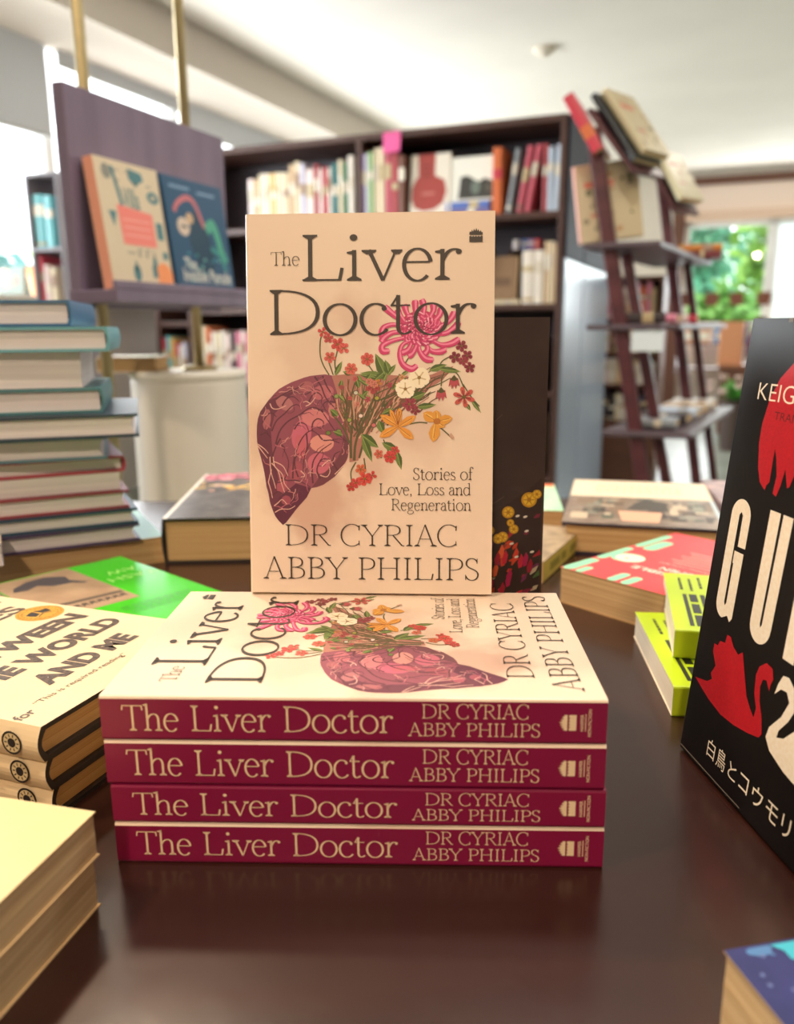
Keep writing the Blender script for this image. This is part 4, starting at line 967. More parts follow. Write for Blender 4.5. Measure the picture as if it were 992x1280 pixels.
mt = paperback('paperback_book', 'mint green paperback with orange top band, far right behind the dark standing book', frame((.045, .845, 0), (1, -.12, 0), (.12, 1, 0)), .130, .150, .026, MINTC, MINTC, MINTC, PAGE_TAN)
A = front_art(.130, .150, .026); A.rect(.001, .136, .129, .149, mat('#ec6a3a', .42)); A.L = 1
A.poly([(.001, .136), (.129, .136), (.129, .132), (.09, .129), (.06, .133), (.03, .129), (.001, .133)], mat('#f29a5c', .42)); A.L = 2
for k in range(18): R = random.Random(k); A.ring(R.uniform(.04, .108), R.uniform(.01, .12), .009, .004, mat(R.choice(('#d4f0d4', '#86d0a0', '#e8f4dc')), .42), 10, .4); A.L += .2
A.build('cover_artwork', mt)

# ------------------------------------------------------------------ thick dark book back left
exT = Vector((-.998, -.02, 0)); 
W, H, T = .160, .236, .0435
cor = Vector((-.217, .735, 0)); ex1 = Vector((1, .055, 0)).normalized(); ey1 = Vector((-ex1.y, ex1.x, 0))
THK = mix_noise('grey_photo_cover', '#4e4a4c', '#75706f', (1, 1, 1), 45, .34, .35, .68)
tk = hardback('hardback_book', 'thick hardback with grey and pink patterned cover, lying behind the green paperback', frame(cor, ex1, ey1), W - .003, H - .006, T, THK, mat('#e9e2d8', .4), THK, PAGE_TAN, bulge=.002, inside=mat('#2a2526', .5))
A = front_art(W, H, T); R = random.Random(21)
for k in range(60):
    x, y = R.uniform(.002, W - .01), R.uniform(.19, .232); A.ring(x, y, R.uniform(.003, .008), R.uniform(.003, .006), mat(R.choice(('#e58fa0', '#d9738a', '#f0b0b8', '#b85a70')), .4), 9, R.random()); A.L += .2
for k in range(40):
    x, y = R.uniform(.002, W - .01), .15 + .02 * math.sin(k) + R.uniform(-.01, .012); A.ring(x, y, R.uniform(.003, .009), R.uniform(.002, .005), mat(R.choice(('#e8c070', '#d8a860', '#f0dcb0', '#e0b0a0')), .4), 8, R.random()); A.L += .2
for k in range(40):
    x, y = R.uniform(.002, W - .01), R.uniform(.02, .14); a = R.random() * 6; A.strip([(x, y), (x + .008 * math.cos(a), y + .006 * math.sin(a))], .0007, mat('#a59f9c', .4))
A.L += 1
A.poly([(.078, .004), (.158, .004), (.158, .034), (.084, .036), (.081, .03)], mat('#e2607c', .42)); A.L += 1
for k in range(3): A.rect(.09, .010 + k * .008, .15, .0135 + k * .008, mat('#c9506c', .42))
A.build('cover_print', tk)

# ------------------------------------------------------------------ bright green flat paperback
GREEN = mat('#3fc41a', .26, key='green_cover')
exG = Vector((-.678, -.735, 0)).normalized(); eyG = Vector((-exG.y, exG.x, 0))
W, H, T = .115, .180, .0195
gr = paperback('paperback_book', 'bright green paperback with a beige picture, lying flat and upside down at the left', frame((-.243, .692, 0), exG, eyG), W, H, T, GREEN, GREEN, GREEN, PAGE_WHITE)
A = Art(lambda x, y, h: (x / 1000, y / 1000, T + h))
A.poly([(50, 2), (114, 2), (114, 113), (48, 113)], mix_noise('sepia_print', '#b6987c', '#a3866c', (1, 1, 1), 40, .4)); A.L = 2
gs = mat('#4f4a50', .5)
A.poly([(62, 22), (74, 12), (90, 14), (104, 24), (108, 34), (98, 36), (88, 30), (80, 40), (66, 42), (60, 50), (56, 48), (64, 34)], gs)
A.poly([(50, 88), (114, 84), (114, 90), (50, 94)], mat('#57493f', .5)); A.L = 4
for k in range(8): A.poly([(52 + k * 6, 96), (56 + k * 6, 96), (57 + k * 6, 103 + (k % 3)), (54 + k * 6, 101), (51.5 + k * 6, 104)], mat('#4a3d36', .5))
A.L = 3
gw = mat('#9ee070', .4)
sans(A, 'TASH', 3, 55, 44, 66, gw, .01); sans(A, 'AW', 10, 36, 37, 47, gw, .01)
for k in range(4):
    x = 14
    R = random.Random(k + 40)
    while x < 70: l = R.uniform(3, 7); A.rect(x, 126 + k * 5, x + l, 128 + k * 5, mat('#2c9412', .4)); x += l + 1.5
A.build('cover_artwork', gr)

# ------------------------------------------------------------------ tall pile of books at the left
def pl_frame(fr, ang, W, H, z0, spine_right):
    """fr = right front corner (x, y); front face runs left from it, turned by ang"""
    u = Vector((-math.cos(ang), -math.sin(ang), 0)); dv = Vector((-u.y * -1, u.x * -1, 0))
    dv = Vector((u.y, -u.x, 0))          # depth direction, away from viewer
    # tail faces the viewer, spine at right -> x runs left, y away : x cross y = down, so flip the book over
    if spine_right:
        o = Vector((fr[0], fr[1], z0)); return o, u, dv
    return Vector((fr[0], fr[1], z0)), u, dv
TEALC = mat('#8fb6b4', .4); 
pile = [  # label, corner, angle, W(front length), H(depth), T, z, cover, page, kind
 ('pale teal paperback at the very bottom of the tall left pile', (-.2185, .7402), .485, .150, .150, .0247, 0, '#93bcba', PAGE_TAN, 'p'),
 ('hardback with purple boards, second from the bottom of the tall left pile', (-.2370, .7275), .47, .150, .135, .0162, .0250, '#4a3a5c', PAGE_GREY, 'h'),
 ('hardback with dark blue boards, third from the bottom of the tall left pile', (-.2375, .7275), .45, .160, .135, .0143, .0414, '#27455c', PAGE_GREY, 'h'),
 ('hardback with maroon lower board, above the dark blue one in the left pile', (-.2440, .7270), .45, .160, .135, .0168, .0559, '#8c3a48', PAGE_GREY, 'h'),
 ('cream paperback between the maroon board and the red hardback in the left pile', (-.2500, .7270), .45, .160, .135, .0158, .0729, '#a9505c', PAGE_GREY, 'p'),
 ('red hardback in the middle of the tall left pile', (-.2470, .7290), .44, .160, .140, .0146, .0889, '#b4485a', PAGE_GREY, 'h'),
 ('steel blue hardback turned askew, above the red one in the left pile', (-.2540, .7100), .33, .150, .170, .0198, .1037, '#5b8193', PAGE_GREY, 'h'),
 ('black hardback sticking out furthest to the right in the left pile', (-.2230, .7050), .30, .190, .170, .0200, .1237, '#2f4050', PAGE_GREY, 'h'),
 ('teal hardback just above the black one in the left pile', (-.2540, .7080), .28, .150, .150, .0215, .1440, '#4f7f88', PAGE_GREY, 'h'),
 ('thick paperback without visible boards, third from the top of the left pile', (-.2690, .7080), .28, .140, .140, .0300, .1658, '#9db0bc', PAGE_GREY, 'p'),
 ('light teal hardback, second from the top of the tall left pile', (-.2440, .7050), .26, .165, .150, .0205, .1961, '#6fa9b8', PAGE_GREY, 'h'),
 ('blue hardback on top of the tall left pile', (-.2740, .7050), .22, .150, .150, .0215, .2170, '#3d6a92', PAGE_GREY, 'h'),
]
for lab, fr, ang, W, H, T, z0, c, pg, kind in pile:
    u = Vector((math.cos(ang), math.sin(ang), 0)); dv = Vector((-math.sin(ang), math.cos(ang), 0))
    # spine on the far left side hidden for paperbacks; fore-edge / tail pages show
    col = mat(c, .4)
    if lab.startswith(('blue hardback', 'light teal', 'teal hardback', 'red hardback')):
        # spine at the right: x runs to the left, y toward the viewer (upright face up)
        o = Vector((fr[0], fr[1], z0)) + dv * (H - .003)
        M = frame(o, -u, -dv)
        f = hardback
        f('hardback_book', lab, M, W, H - .006, T, col, page=pg, group='books in the tall left pile', inside=col, bulge=.002)
    else:
        o = Vector((fr[0], fr[1], z0)) - u * W
        M = frame(o, u, dv)
        if kind == 'p': paperback('paperback_book', lab, M, W, H, T, col, page=pg, group='books in the tall left pile')
        else: hardback('hardback_book', lab, M, W - .003, H - .006, T, col, page=pg, group='books in the tall left pile', inside=col, bulge=.003)
# small pale paperbacks at the left edge in front of the pile
for i, (lab, z0, T, dx, dy) in enumerate((('lower of two small pale paperbacks at the left edge, before the tall pile', 0, .028, 0, 0), ('upper of two small pale paperbacks at the left edge, before the tall pile', .0284, .018, .006, .002))):
    paperback('paperback_book', lab, frame((-.325 + dx - .12 * .9, .632 + dy - .12 * .43, z0), (.9, .43, 0), (-.43, .9, 0)), .12, .035 if False else .036, T, mat('#dcc8b4', .5), page=PAGE_GREY, group='small pale paperbacks at the left edge')

# ================================================================== BEHIND THE TABLE
# ---- bookcase
CASE = mix_noise('dark_brown_laminate', '#54362c', '#472d26', (1, 6, 6), 3, .45, .3, .7)
CASEBACK = mat('#3a3038', .5); REFL_PANEL = mat('#a4b4ca', .26, 0, .5, key='painted_reflection_panel'); NOREFL_TOP = mat('#0d1126', .6, 0, .15)  # end panel: window reflection painted in pale blue, unreflecting top painted dark
bc = thing('bookcase', 'tall dark brown double-sided bookcase along the back of the shop', 'bookcase', rmat(0, 3.66, 0))
B0, B1, B2, B3 = -2.88, -2.42 - .25, -1.682, -.715
ZTOP = 1.077; SH = [.697, .312, -.073, -.458]
mb = MB(); mb.box(B0, 0, ZTOP - .028, B3, .36, ZTOP, CASE); mb.build('top_board', bc, bevel=.002)
for b_ in (B0, B1, B2, B3 - .026):
    mb = MB(); mb.box(b_, 0, -.74, b_ + .026, .36, ZTOP - .028, CASE); mb.build('upright', bc, bevel=.002)
for k, z_ in enumerate(SH):
    for x0, x1 in ((B0 + .026, B1), (B1 + .026, B2), (B2 + .026, B3 - .026)):
        zz = z_ if x1 != B1 else z_ - .06
        mb = MB(); mb.box(x0, .004, zz - .026, x1, .35, zz, CASE); mb.build('shelf', bc, bevel=.002)
mb = MB(); mb.box(B0 + .026, .34, -.73, B3 - .026, .352, ZTOP - .028, CASEBACK); mb.build('back_board', bc)
mb = MB(); mb.box(B0, 0.01, -.75, B3 - .03, .34, -.70, CASE); mb.build('plinth', bc)
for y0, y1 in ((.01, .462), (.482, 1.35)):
    mb = MB(); mb.box(B3, y0, -.745, B3 + .012, y1, .50, REFL_PANEL); q_ = mb.build('end_panel', bc, bevel=.002); q_['label'] = 'end panel leaf with the window reflection painted in as pale grey-blue'
    mb = MB(); mb.box(B3, y0, .503, B3 + .012, y1, ZTOP - .002, NOREFL_TOP); q_ = mb.build('unreflecting_panel_top', bc, bevel=.002); q_['label'] = 'top of the end panel, painted dark navy where no window reflects'
mb = MB(); mb.box(B0, .37, -.74, B3, 1.34, ZTOP - .004, CASEBACK); mb.build('rear_case', bc)
# sticky note on the edge
mb = MB(); mb.add([(0, 0, 0), (.085, 0, 0), (.085, -.004, -.04), (.083, -.012, -.088), (.002, -.010, -.09), (0, -.003, -.045)], [(0, 1, 2, 5), (5, 2, 3, 4)], mat('#ea5f9c', .6)); 
mb.add([(0, .0008, 0), (.085, .0008, 0), (.085, -.0032, -.04), (.083, -.0112, -.088), (.002, -.0092, -.09), (0, -.0022, -.045)], [(5, 2, 1, 0), (4, 3, 2, 5)], mat('#ea5f9c', .6))
tag(mb.build('sticky_note', None, rmat(-1.545, 3.655, ZTOP - .004)), 'bright pink sticky note stuck on the top edge of the bookcase', 'sticky note')

# ---- shelf books
CN = {'#ead9b8': 'cream', '#d8b890': 'tan', '#dcd8ea': 'lavender white', '#efd8d2': 'pinkish white', '#b84a50': 'red', '#eadfd2': 'white', '#2f6f70': 'teal', '#4a7c5c': 'green', '#c85a6a': 'pink-red', '#8a8f94': 'grey', '#c9d4e4': 'bluish white', '#3b2f33': 'black', '#d26a3a': 'orange', '#e8b86a': 'yellow', '#8f6aa8': 'purple', '#e08aa0': 'pink', '#6fc4cc': 'turquoise', '#3f5f9c': 'blue', '#7a5040': 'brown', '#a8c890': 'light green', '#c8384a': 'crimson'}
ORD = ['first', 'second', 'third', 'fourth', 'fifth', 'sixth', 'seventh', 'eighth', 'ninth', 'tenth', 'eleventh', 'twelfth', 'thirteenth', 'fourteenth', 'fifteenth', 'sixteenth', 'seventeenth', 'eighteenth', 'nineteenth', 'twentieth', 'twenty-first', 'twenty-second', 'twenty-third', 'twenty-fourth', 'twenty-fifth', 'twenty-sixth', 'twenty-seventh', 'twenty-eighth', 'twenty-ninth', 'thirtieth']
def shelf_book(t, h, d, c, band=None, seed=0):
    """x across the spine, y from spine back, z up"""
    mb = MB(); cm = mat(c, .42); pg = PAGE_CREAM
    r = min(.006, t * .3); k_ = [(-t / 2, d), (-t / 2, r), (-t / 2 + r * .35, r * .25), (-t * .2, 0), (t * .2, 0), (t / 2 - r * .35, r * .25), (t / 2, r), (t / 2, d)]
    inn = [(t / 2 - .0018, d), (t / 2 - .0018, r + .001), (-t / 2 + .0018, r + .001), (-t / 2 + .0018, d)]
    pl = k_ + inn; n = len(pl)
    mb.prism(pl, 0, h, cm, 'z', False)
    for zz in (0, h):
        mb.add([(x, y, zz) for x, y in k_[:4] + k_[4:]] , [tuple(range(8))], cm) if zz == 0 else None
        if zz: mb.add([(x, y, zz) for x, y in k_[1:7]] + [(t / 2 - .0018, r + .001, zz), (-t / 2 + .0018, r + .001, zz)], [tuple(range(8))], cm); mb.add([(x, y, zz) for x, y in (k_[0], k_[1], inn[2], inn[3])], [(0, 1, 2, 3)], cm); mb.add([(x, y, zz) for x, y in (k_[6], k_[7], inn[0], inn[1])], [(0, 1, 2, 3)], cm)
    mb.box(-t / 2 + .0018, r + .001, .003, t / 2 - .0018, d - .003, h - .004, pg)
    R = random.Random(seed)
    e = .0006
    def bandz(z0, z1, cc):
        pts = [(x * 1.0 + (e if x > 0 else -e), y - e) for x, y in k_[1:7]]
        vs = [(x, y, z0) for x, y in pts] + [(x, y, z1) for x, y in pts]
        mb.add(vs, [(i, i + 1, 7 + i, 6 + i) for i in range(5)], mat(cc, .45))
    bc_ = band or R.choice(('#f0e6d4', '#d8cbb8', '#c9b48c', '#b09078'))
    if t > .012:
        z0 = h * R.uniform(.45, .62); bandz(z0, z0 + h * R.uniform(.1, .25), bc_)
        if R.random() < .6: bandz(h * .06, h * .11, R.choice(('#f0e6d4', '#8a7060', '#b89a60')))
    return mb
def shelf_row(where, group, items, a=3.665, d=.16, seed=0):
    """items: (b_centre, z, thickness, height, colour, lean)"""
    for k, it in enumerate(items):
        b, z_, t, h, c, lean = it[:6]; band = it[6] if len(it) > 6 else None
        mb = shelf_book(t, h, d, c, band, seed + k)
        if lean > 0: dz = 0.5 * t * math.sin(lean)
        else: dz = 0.5 * t * math.sin(-lean)
        M = Matrix.Translation(rc(b, a, z_ + dz)) @ Matrix.Rotation(-TH, 4, 'Z') @ Matrix.Rotation(lean, 4, 'Y')
        o = mb.build('shelf_book', None, M)
        tag(o, '%s book, %s from left on %s' % (CN.get(c, 'plain'), ORD[k], where), 'book', group)
def px_b(px): return -1.682 + (px - 445) / (708 - 445) * .965
PXM = .00358     # metres per pixel at the bookcase
def rowpx(lst, z_):
    out = []
    for x0, x1, top, c, *r in lst:
        out.append((px_b((x0 + x1) / 2), z_, max(.010, (x1 - x0) * .00366 - .0008), (262 + (708 - x0) * .054 - top) * (.00345 + (708 - x0) * 1.0e-6), c, *(r or [0])))
    return out
Cc = '#ead9b8'
shelf_row('the upper left shelf of the bookcase', 'books on the upper left shelf',
    rowpx([(284, 292, 226, '#efd8d2'), (293, 300, 226, '#d8b890'), (301, 307, 220, Cc), (307, 313, 219, '#eadfd2'), (313, 319, 219, Cc), (319, 325, 219, '#e8b86a'), (325, 331, 218, Cc), (331, 338, 218, Cc), (338, 345, 218, Cc), (347, 354, 209, '#d8b890'), (355, 362, 205, Cc), (363, 370, 207, '#dcd8ea'), (372, 383, 214, '#efd8d2'), (384, 389, 208, '#b84a50'), (390, 396, 213, '#efd8d2'), (397, 402, 212, '#c8384a'), (403, 408, 212, '#eadfd2'), (409, 417, 207, '#2f6f70'), (418, 424, 203, Cc), (425, 431, 206, '#4a7c5c'), (432, 440, 198, '#eadfd2')], SH[0]), seed=1)
shelf_row('the upper right shelf before the face-out covers', 'books on the upper right shelf, left part',
    rowpx([(450, 454, 196, '#8f6aa8'), (455, 459, 196, '#dcd8ea'), (460, 466, 194, '#a8c890'), (468, 473, 190, Cc), (474, 482, 189, Cc), (483, 491, 190, '#c85a6a'), (492, 500, 196, '#b84a50'), (501, 509, 198, '#7a5040')], SH[0]), seed=30)
shelf_row('the upper right shelf at its right end', 'books on the upper right shelf, right part',
    [(px_b(627), SH[0], .042, .272, '#d26a3a', 0, '#c8384a'), (px_b(641), SH[0], .020, .262, '#8a8f94', .15), (px_b(654), SH[0], .022, .270, '#c85a6a', .17), (px_b(664), SH[0], .022, .272, '#c85a6a', .17), (px_b(684), SH[0], .016, .270, '#b84a50', 0), (px_b(690.5), SH[0], .020, .255, '#c9d4e4', 0), (px_b(697.5), SH[0], .022, .262, '#c9d4e4', .04)], seed=50)
# face-out books
def face_out(label, b, a, z_, w_, h_, t_, c, painter, tilt=.1):
    M = Matrix.Translation(rc(b, a, z_)) @ Matrix.Rotation(-TH, 4, 'Z') @ Matrix.Rotation(math.pi / 2 - tilt, 4, 'X')
    bk = paperback('face_out_book', label, M, w_, h_, t_, mat(c, .42), page=PAGE_CREAM)
    A = Art(lambda x, y, h: (x * w_, y * h_, t_ + h), 4e-4); A.EPS = 8e-5
    painter(A); A.build('cover_print', bk); return bk
def p_red(A):
    m = mat('#a8443c', .45)
    A.poly([(.18, 1), (.62, 1), (.62, .66), (.86, .58), (.92, .40), (.84, .22), (.62, .12), (.34, .10), (.12, .16), (.03, .30), (.04, .48), (.12, .60), (.20, .66)], m); A.L = 1
    for k in range(3): A.rect(.3, .80 - k * .08, .52, .83 - k * .08, mat('#7c2c28', .45))
    A.rect(.3, .36, .62, .40, mat('#c87a70', .45))
face_out('white book face out with a large rust red shape, on the upper right shelf', px_b(514), 3.70, SH[0] + .002, .19, .275, .02, '#efe4d4', p_red)
def p_pic(A):
    m = mat('#3c3a34', .5)
    A.poly([(.18, .05), (.22, .55), (.38, .58), (.5, .50), (.62, .42), (.74, .5), (.88, .46), (.95, .4), (1, .05)], m); A.L = 1
    A.ring(.56, .3, .1, .16, mat('#6f7a70', .5)); A.ring(.84, .28, .06, .1, mat('#57544a', .5))
face_out('white landscape book face out with dark figures, lying above blue books', px_b(566), 3.71, SH[0] + .062, .21, .19, .02, '#f2eee2', p_pic)
for k, (c, n_, z_, t_) in enumerate((('#8a7aa8', 'purple book lying flat, lower one under the landscape book', 0, .030), ('#5f78c0', 'blue book lying flat, upper one under the landscape book', .0305, .030))):
    mb = shelf_book(t_, .20, .15, c, None, 70 + k)
    M = Matrix.Translation(rc(px_b(563), 3.668, SH[0] + z_ + t_ / 2)) @ Matrix.Rotation(-TH, 4, 'Z') @ Matrix.Rotation(math.pi / 2, 4, 'Y')
    tag(mb.build('shelf_book', None, M), n_, 'book', 'flat books under the landscape book')
# second shelf
def low(z_, lst):
    return [(px_b((x0 + x1) / 2), z_, (x1 - x0) * .00366 - .001, h, c, *(r or [0])) for x0, x1, h, c, *r in lst]
shelf_row('the middle right shelf of the bookcase', 'books on the middle right shelf',
    low(SH[1], [(560, 572, .24, '#7a5040'), (573, 584, .25, Cc), (585, 600, .23, '#8a8f94'), (601, 616, .25, '#3b2f33'), (660, 674, .225, '#f2ece0' if False else '#eadfd2'), (674.5, 686, .225, '#eadfd2'), (687, 692, .26, '#d8b890'), (692.5, 697, .26, Cc), (697.5, 701, .25, '#d8b890')]), seed=80)
for k, (b, z_, t_, l_, c, n_) in enumerate(((636, 0, .016, .16, '#ead9b8', 'cream book lying flat on the middle right shelf'),)):
    mb = shelf_book(t_, l_, .15, c, None, 90 + k)
    M = Matrix.Translation(rc(px_b(b) - l_ / 2, 3.668, SH[1] + z_ + t_ / 2)) @ Matrix.Rotation(-TH, 4, 'Z') @ Matrix.Rotation(math.pi / 2, 4, 'Y')
    tag(mb.build('shelf_book', None, M), n_, 'book')
face_out('brown book leaning face out on the middle right shelf', px_b(618), 3.69, SH[1] + .018, .125, .19, .02, '#8a6a4c', lambda A: A.rect(.2, .3, .8, .5, mat('#6f523a', .5)), .18)
for k, (px, c) in enumerate(((642, '#d8d0d0'), (653, '#3f5f9c'), (661, '#8f6aa8'), (669, '#c8384a'))):
    mb = shelf_book(.024, .05, .10, c, None, 95 + k)
    M = Matrix.Translation(rc(px_b(px), 3.80, SH[1] + .236)) @ Matrix.Rotation(-TH, 4, 'Z')
    tag(mb.build('small_book', None, M), 'small %s booklet resting above the leaning brown book, %s from the left' % (('white', 'blue', 'purple', 'red')[k], ORD[k]), 'book', 'small booklets on the middle right shelf')
mb = MB(); 
for k in range(4): pass
# a box carrying them
mb.box(-.075, 0, 0, .075, .12, .006, CASE); mb.box(-.075, .112, -.236, .075, .12, 0, CASE); mb.box(-.075, 0, -.236, -.069, .112, 0, CASE); mb.box(.069, 0, -.236, .075, .112, 0, CASE)
tag(mb.build('book_riser', None, rmat(px_b(655), 3.79, SH[1] + .236)), 'dark wooden riser carrying small booklets inside the bookcase', 'riser')
shelf_row('the third right shelf of the bookcase', 'books on the third right shelf',
    low(SH[2], [(560, 575, .24, '#8a8f94'), (576, 590, .26, '#b84a50'), (591, 605, .25, Cc), (606, 620, .25, '#7a5040'), (640, 655, .26, '#3b2f33'), (656, 668, .28, '#e08aa0'), (669, 676, .30, '#a8c890'), (677, 683, .31, '#a8c890'), (684, 692, .24, '#3b2f33')]), seed=100)
shelf_row('the fourth right shelf of the bookcase', 'books on the fourth right shelf',
    low(SH[3], [(600, 612, .25, Cc), (613, 624, .22, '#b84a50'), (648, 660, .25, '#efd8d2'), (661, 668, .26, '#eadfd2'), (669, 678, .28, Cc), (679, 684, .25, '#2f6f70'), (685, 690, .27, '#d8b890')]), seed=120)
# lower shelves seen under the display board
shelf_row('the shelf below the hanging display board', 'books below the display board',
    [(-2.585 + k * .030, SH[2] + .0 if False else SH[2], .026, h, c, 0) for k, (h, c) in enumerate(((.30, Cc), (.295, '#d26a3a'), (.27, '#eadfd2'), (.27, Cc), (.275, '#eadfd2'), (.26, '#efd8d2'), (.27, '#3b2f33'), (.27, '#e08aa0'), (.275, '#efd8d2'), (.26, '#e08aa0'), (.27, Cc), (.26, '#b84a50')))], seed=140)
shelf_row('the lowest shelf beside the white plinth', 'books beside the white plinth',
    [(-2.43 + k * .042, SH[3], .036, h, c, 0) for k, (h, c) in enumerate(((.30, '#e8b86a'), (.31, '#c8384a'), (.30, '#e08aa0'), (.28, '#c8384a'), (.30, Cc)))], seed=160)
shelf_row('the far left bay behind the plinth', 'books in the far left bay',
    [(-2.84 + k * .026 + (.0), SH[2] - .06 if False else SH[2] - .06, .021, h, c, 0) for k, (h, c) in enumerate(((.30, '#c8384a'), (.31, '#6fc4cc'), (.30, '#e8b86a'), (.27, '#c85a6a'), (.26, '#eadfd2'), (.28, '#dcd8ea')))], seed=170)

# ---- hanging display panel with two books
BOARD = mix_noise('mauve_brown_board', '#7f7086', '#716278', (1, 8, 1), 3, .4, .3, .7)
t = thing('display_board', 'brown display board hung on two brass poles with a ledge for books', 'display board', rmat(-.98, 1.062, .27))
mb = MB(); mb.box(-.023, .002, 0, 0, .432, .315, BOARD); mb.build('panel', t, bevel=.002)
mb = MB(); mb.box(-.060, .045, -.02, -.024, .43, .255, BOARD); mb.build('rear_panel', t, bevel=.002)
mb = MB(); mb.box(-.024, 0, -.014, .074, .50, .006, BOARD); mb.box(.066, 0, .006, .074, .50, .020, BOARD); mb.build('ledge', t, bevel=.002)
BRASS = mat('#b3a27a', .38, .7, key='brushed_brass')
for k, aa in enumerate((1.124, 1.388)):
    p_ = thing('brass_pole', 'brass pole holding the display board, %s one' % ('left and nearer', 'right and farther')[k], 'pole', rmat(-.992, aa, 0) , 'brass poles of the display board')
    mb = MB(); mb.tube([(0, 0, -.735 if k == 0 else .142), (0, 0, 1.862)], .0095, BRASS, 16); mb.build('tube', p_, smooth=True)
    mb = MB(); mb.lathe([(.03, 1.862), (.03, 1.855), (.012, 1.848)], BRASS, 20); mb.build('ceiling_flange', p_, smooth=True)
    mb = MB(); zz = -.748 if k == 0 else .1335; mb.lathe([(.035, zz), (.035, zz + .006), (.012, zz + .012)], BRASS, 20); mb.build('base_flange', p_, smooth=True)
# books on the ledge
def ledge_book(label, a0, w_, h_, t_, covers, painter, page=PAGE_WHITE):
    # cover faces +b; reading direction runs along +a ; spine at the near left
    tilt = .12
    ex = AX; ey = (Vector((0, 0, 1)) * math.cos(tilt) - BX * math.sin(tilt))
    o = rc(-.98 + .030, a0, .27 + .0072)
    M = frame(o, ex, ey)
    bk = paperback('display_book', label, M, w_, h_, t_, covers[0], covers[1], covers[0], page)
    A = Art(lambda x, y, h: (x * w_, y * h_, t_ + h), 2e-4); A.EPS = 3e-5; painter(A); A.build('cover_artwork', bk)
    return bk
def p_villa(A):
    tl = mat('#4f7f88', .45); gy = mat('#8f8d84', .45)
    A.poly([(.26, .35), (.80, .35), (.80, .62), (.24, .66)], mat('#f0867c', .45)); A.L = 1
    A.ring(.86, .12, .14, .11, mat('#f59a62', .45), 20); A.L = 2
    sans(A, 'Villa', .36, .64, .62, .80, tl, .01)
    A.poly([(.22, .95), (.27, .95), (.36, .66), (.31, .65)], tl); A.poly([(.5, .96), (.72, .94), (.74, .88), (.66, .86), (.6, .82), (.5, .88)], tl)
    A.ring(.86, .76, .1, .05, tl); A.L = 3; A.ring(.86, .76, .04, .02, mat('#c9b8a0', .5)); A.L = 2
    A.ring(.16, .90, .07, .06, gy); A.poly([(.1, .60), (.22, .60), (.16, .48)], tl); A.rect(.84, .42, .95, .56, tl); A.ring(.40, .13, .06, .07, tl, 14); A.poly([(.36, .14), (.44, .14), (.40, .24)], tl)
    A.rect(.66, .10, .74, .20, tl); A.ring(.72, .22, .035, .05, tl); A.rect(.88, .26, .97, .32, tl)
    for k in range(14):
        R = random.Random(k); x, y = R.uniform(.08, .9), R.choice((.04, .28, .31, .84, .92)); A.rect(x, y, x + .08, y + .012, gy)
    for x in (.46, .58, .70): A.poly([(x, .26), (x + .05, .26), (x + .025, .33)], gy)
    A.L = 3
    for k in range(3): A.rect(.30, .42 + k * .06, .74, .435 + k * .06, mat('#f4a498', .45))
BEIGE = mat('#d9c8ae', .45)
ledge_book('beige illustrated book with a salmon rectangle, left on the hanging display board', 1.085, .155, .203, .022, (BEIGE, mat('#f0a890', .45)), p_villa)
def p_parade(A):
    A.L = 1
    A.poly([(.42, .20), (.30, .45), (.36, .62), (.46, .74), (.56, .70), (.64, .55), (.70, .36), (.66, .20)], mat('#123f58', .45)); A.L = 2
    A.strip(smoothpts([(.12, .70), (.2, .78), (.36, .84), (.48, .80), (.56, .66), (.60, .60)], 6), .05, mat('#c8747c', .45)); A.L = 3
    A.ring(.24, .58, .10, .08, mat('#d8c4b4', .45)); A.ring(.36, .66, .06, .05, mat('#cfae8c', .45)); A.L = 4; A.rect(.2, .57, .3, .59, mat('#3c4048', .5))
    A.strip(smoothpts([(.62, .58), (.74, .64), (.80, .54), (.84, .40), (.9, .30)], 6), .10, mat('#4fa890', .45))
    A.strip(smoothpts([(.66, .42), (.80, .36), (.88, .22)], 6), .05, mat('#3a8f90', .45))
    for k in range(24):
        R = random.Random(k + 3); A.ring(R.uniform(.05, .95), R.uniform(.08, .36), .02, .012, mat(R.choice(('#3aa0a8', '#7fc8c0', '#2a6f90')), .45), 8); A.L += .1
    A.L += 1
    sans(A, 'The', .16, .21, .36, .31, mat('#e6e4dc', .45), .01)
    sans(A, 'Invisible', .12, .10, .52, .22, mat('#e6e4dc', .45), .01); sans(A, 'Parade', .57, .10, .94, .22, mat('#e6e4dc', .45), .01)
    A.rect(.1, .905, .42, .93, mat('#7f9fc0', .45)); A.rect(.55, .89, .85, .915, mat('#7f9fc0', .45))
ledge_book('dark teal picture book with white title, right on the hanging display board', 1.262, .185, .205, .014, (mat('#1d4f74', .42), mat('#1d4f74', .42)), p_parade)
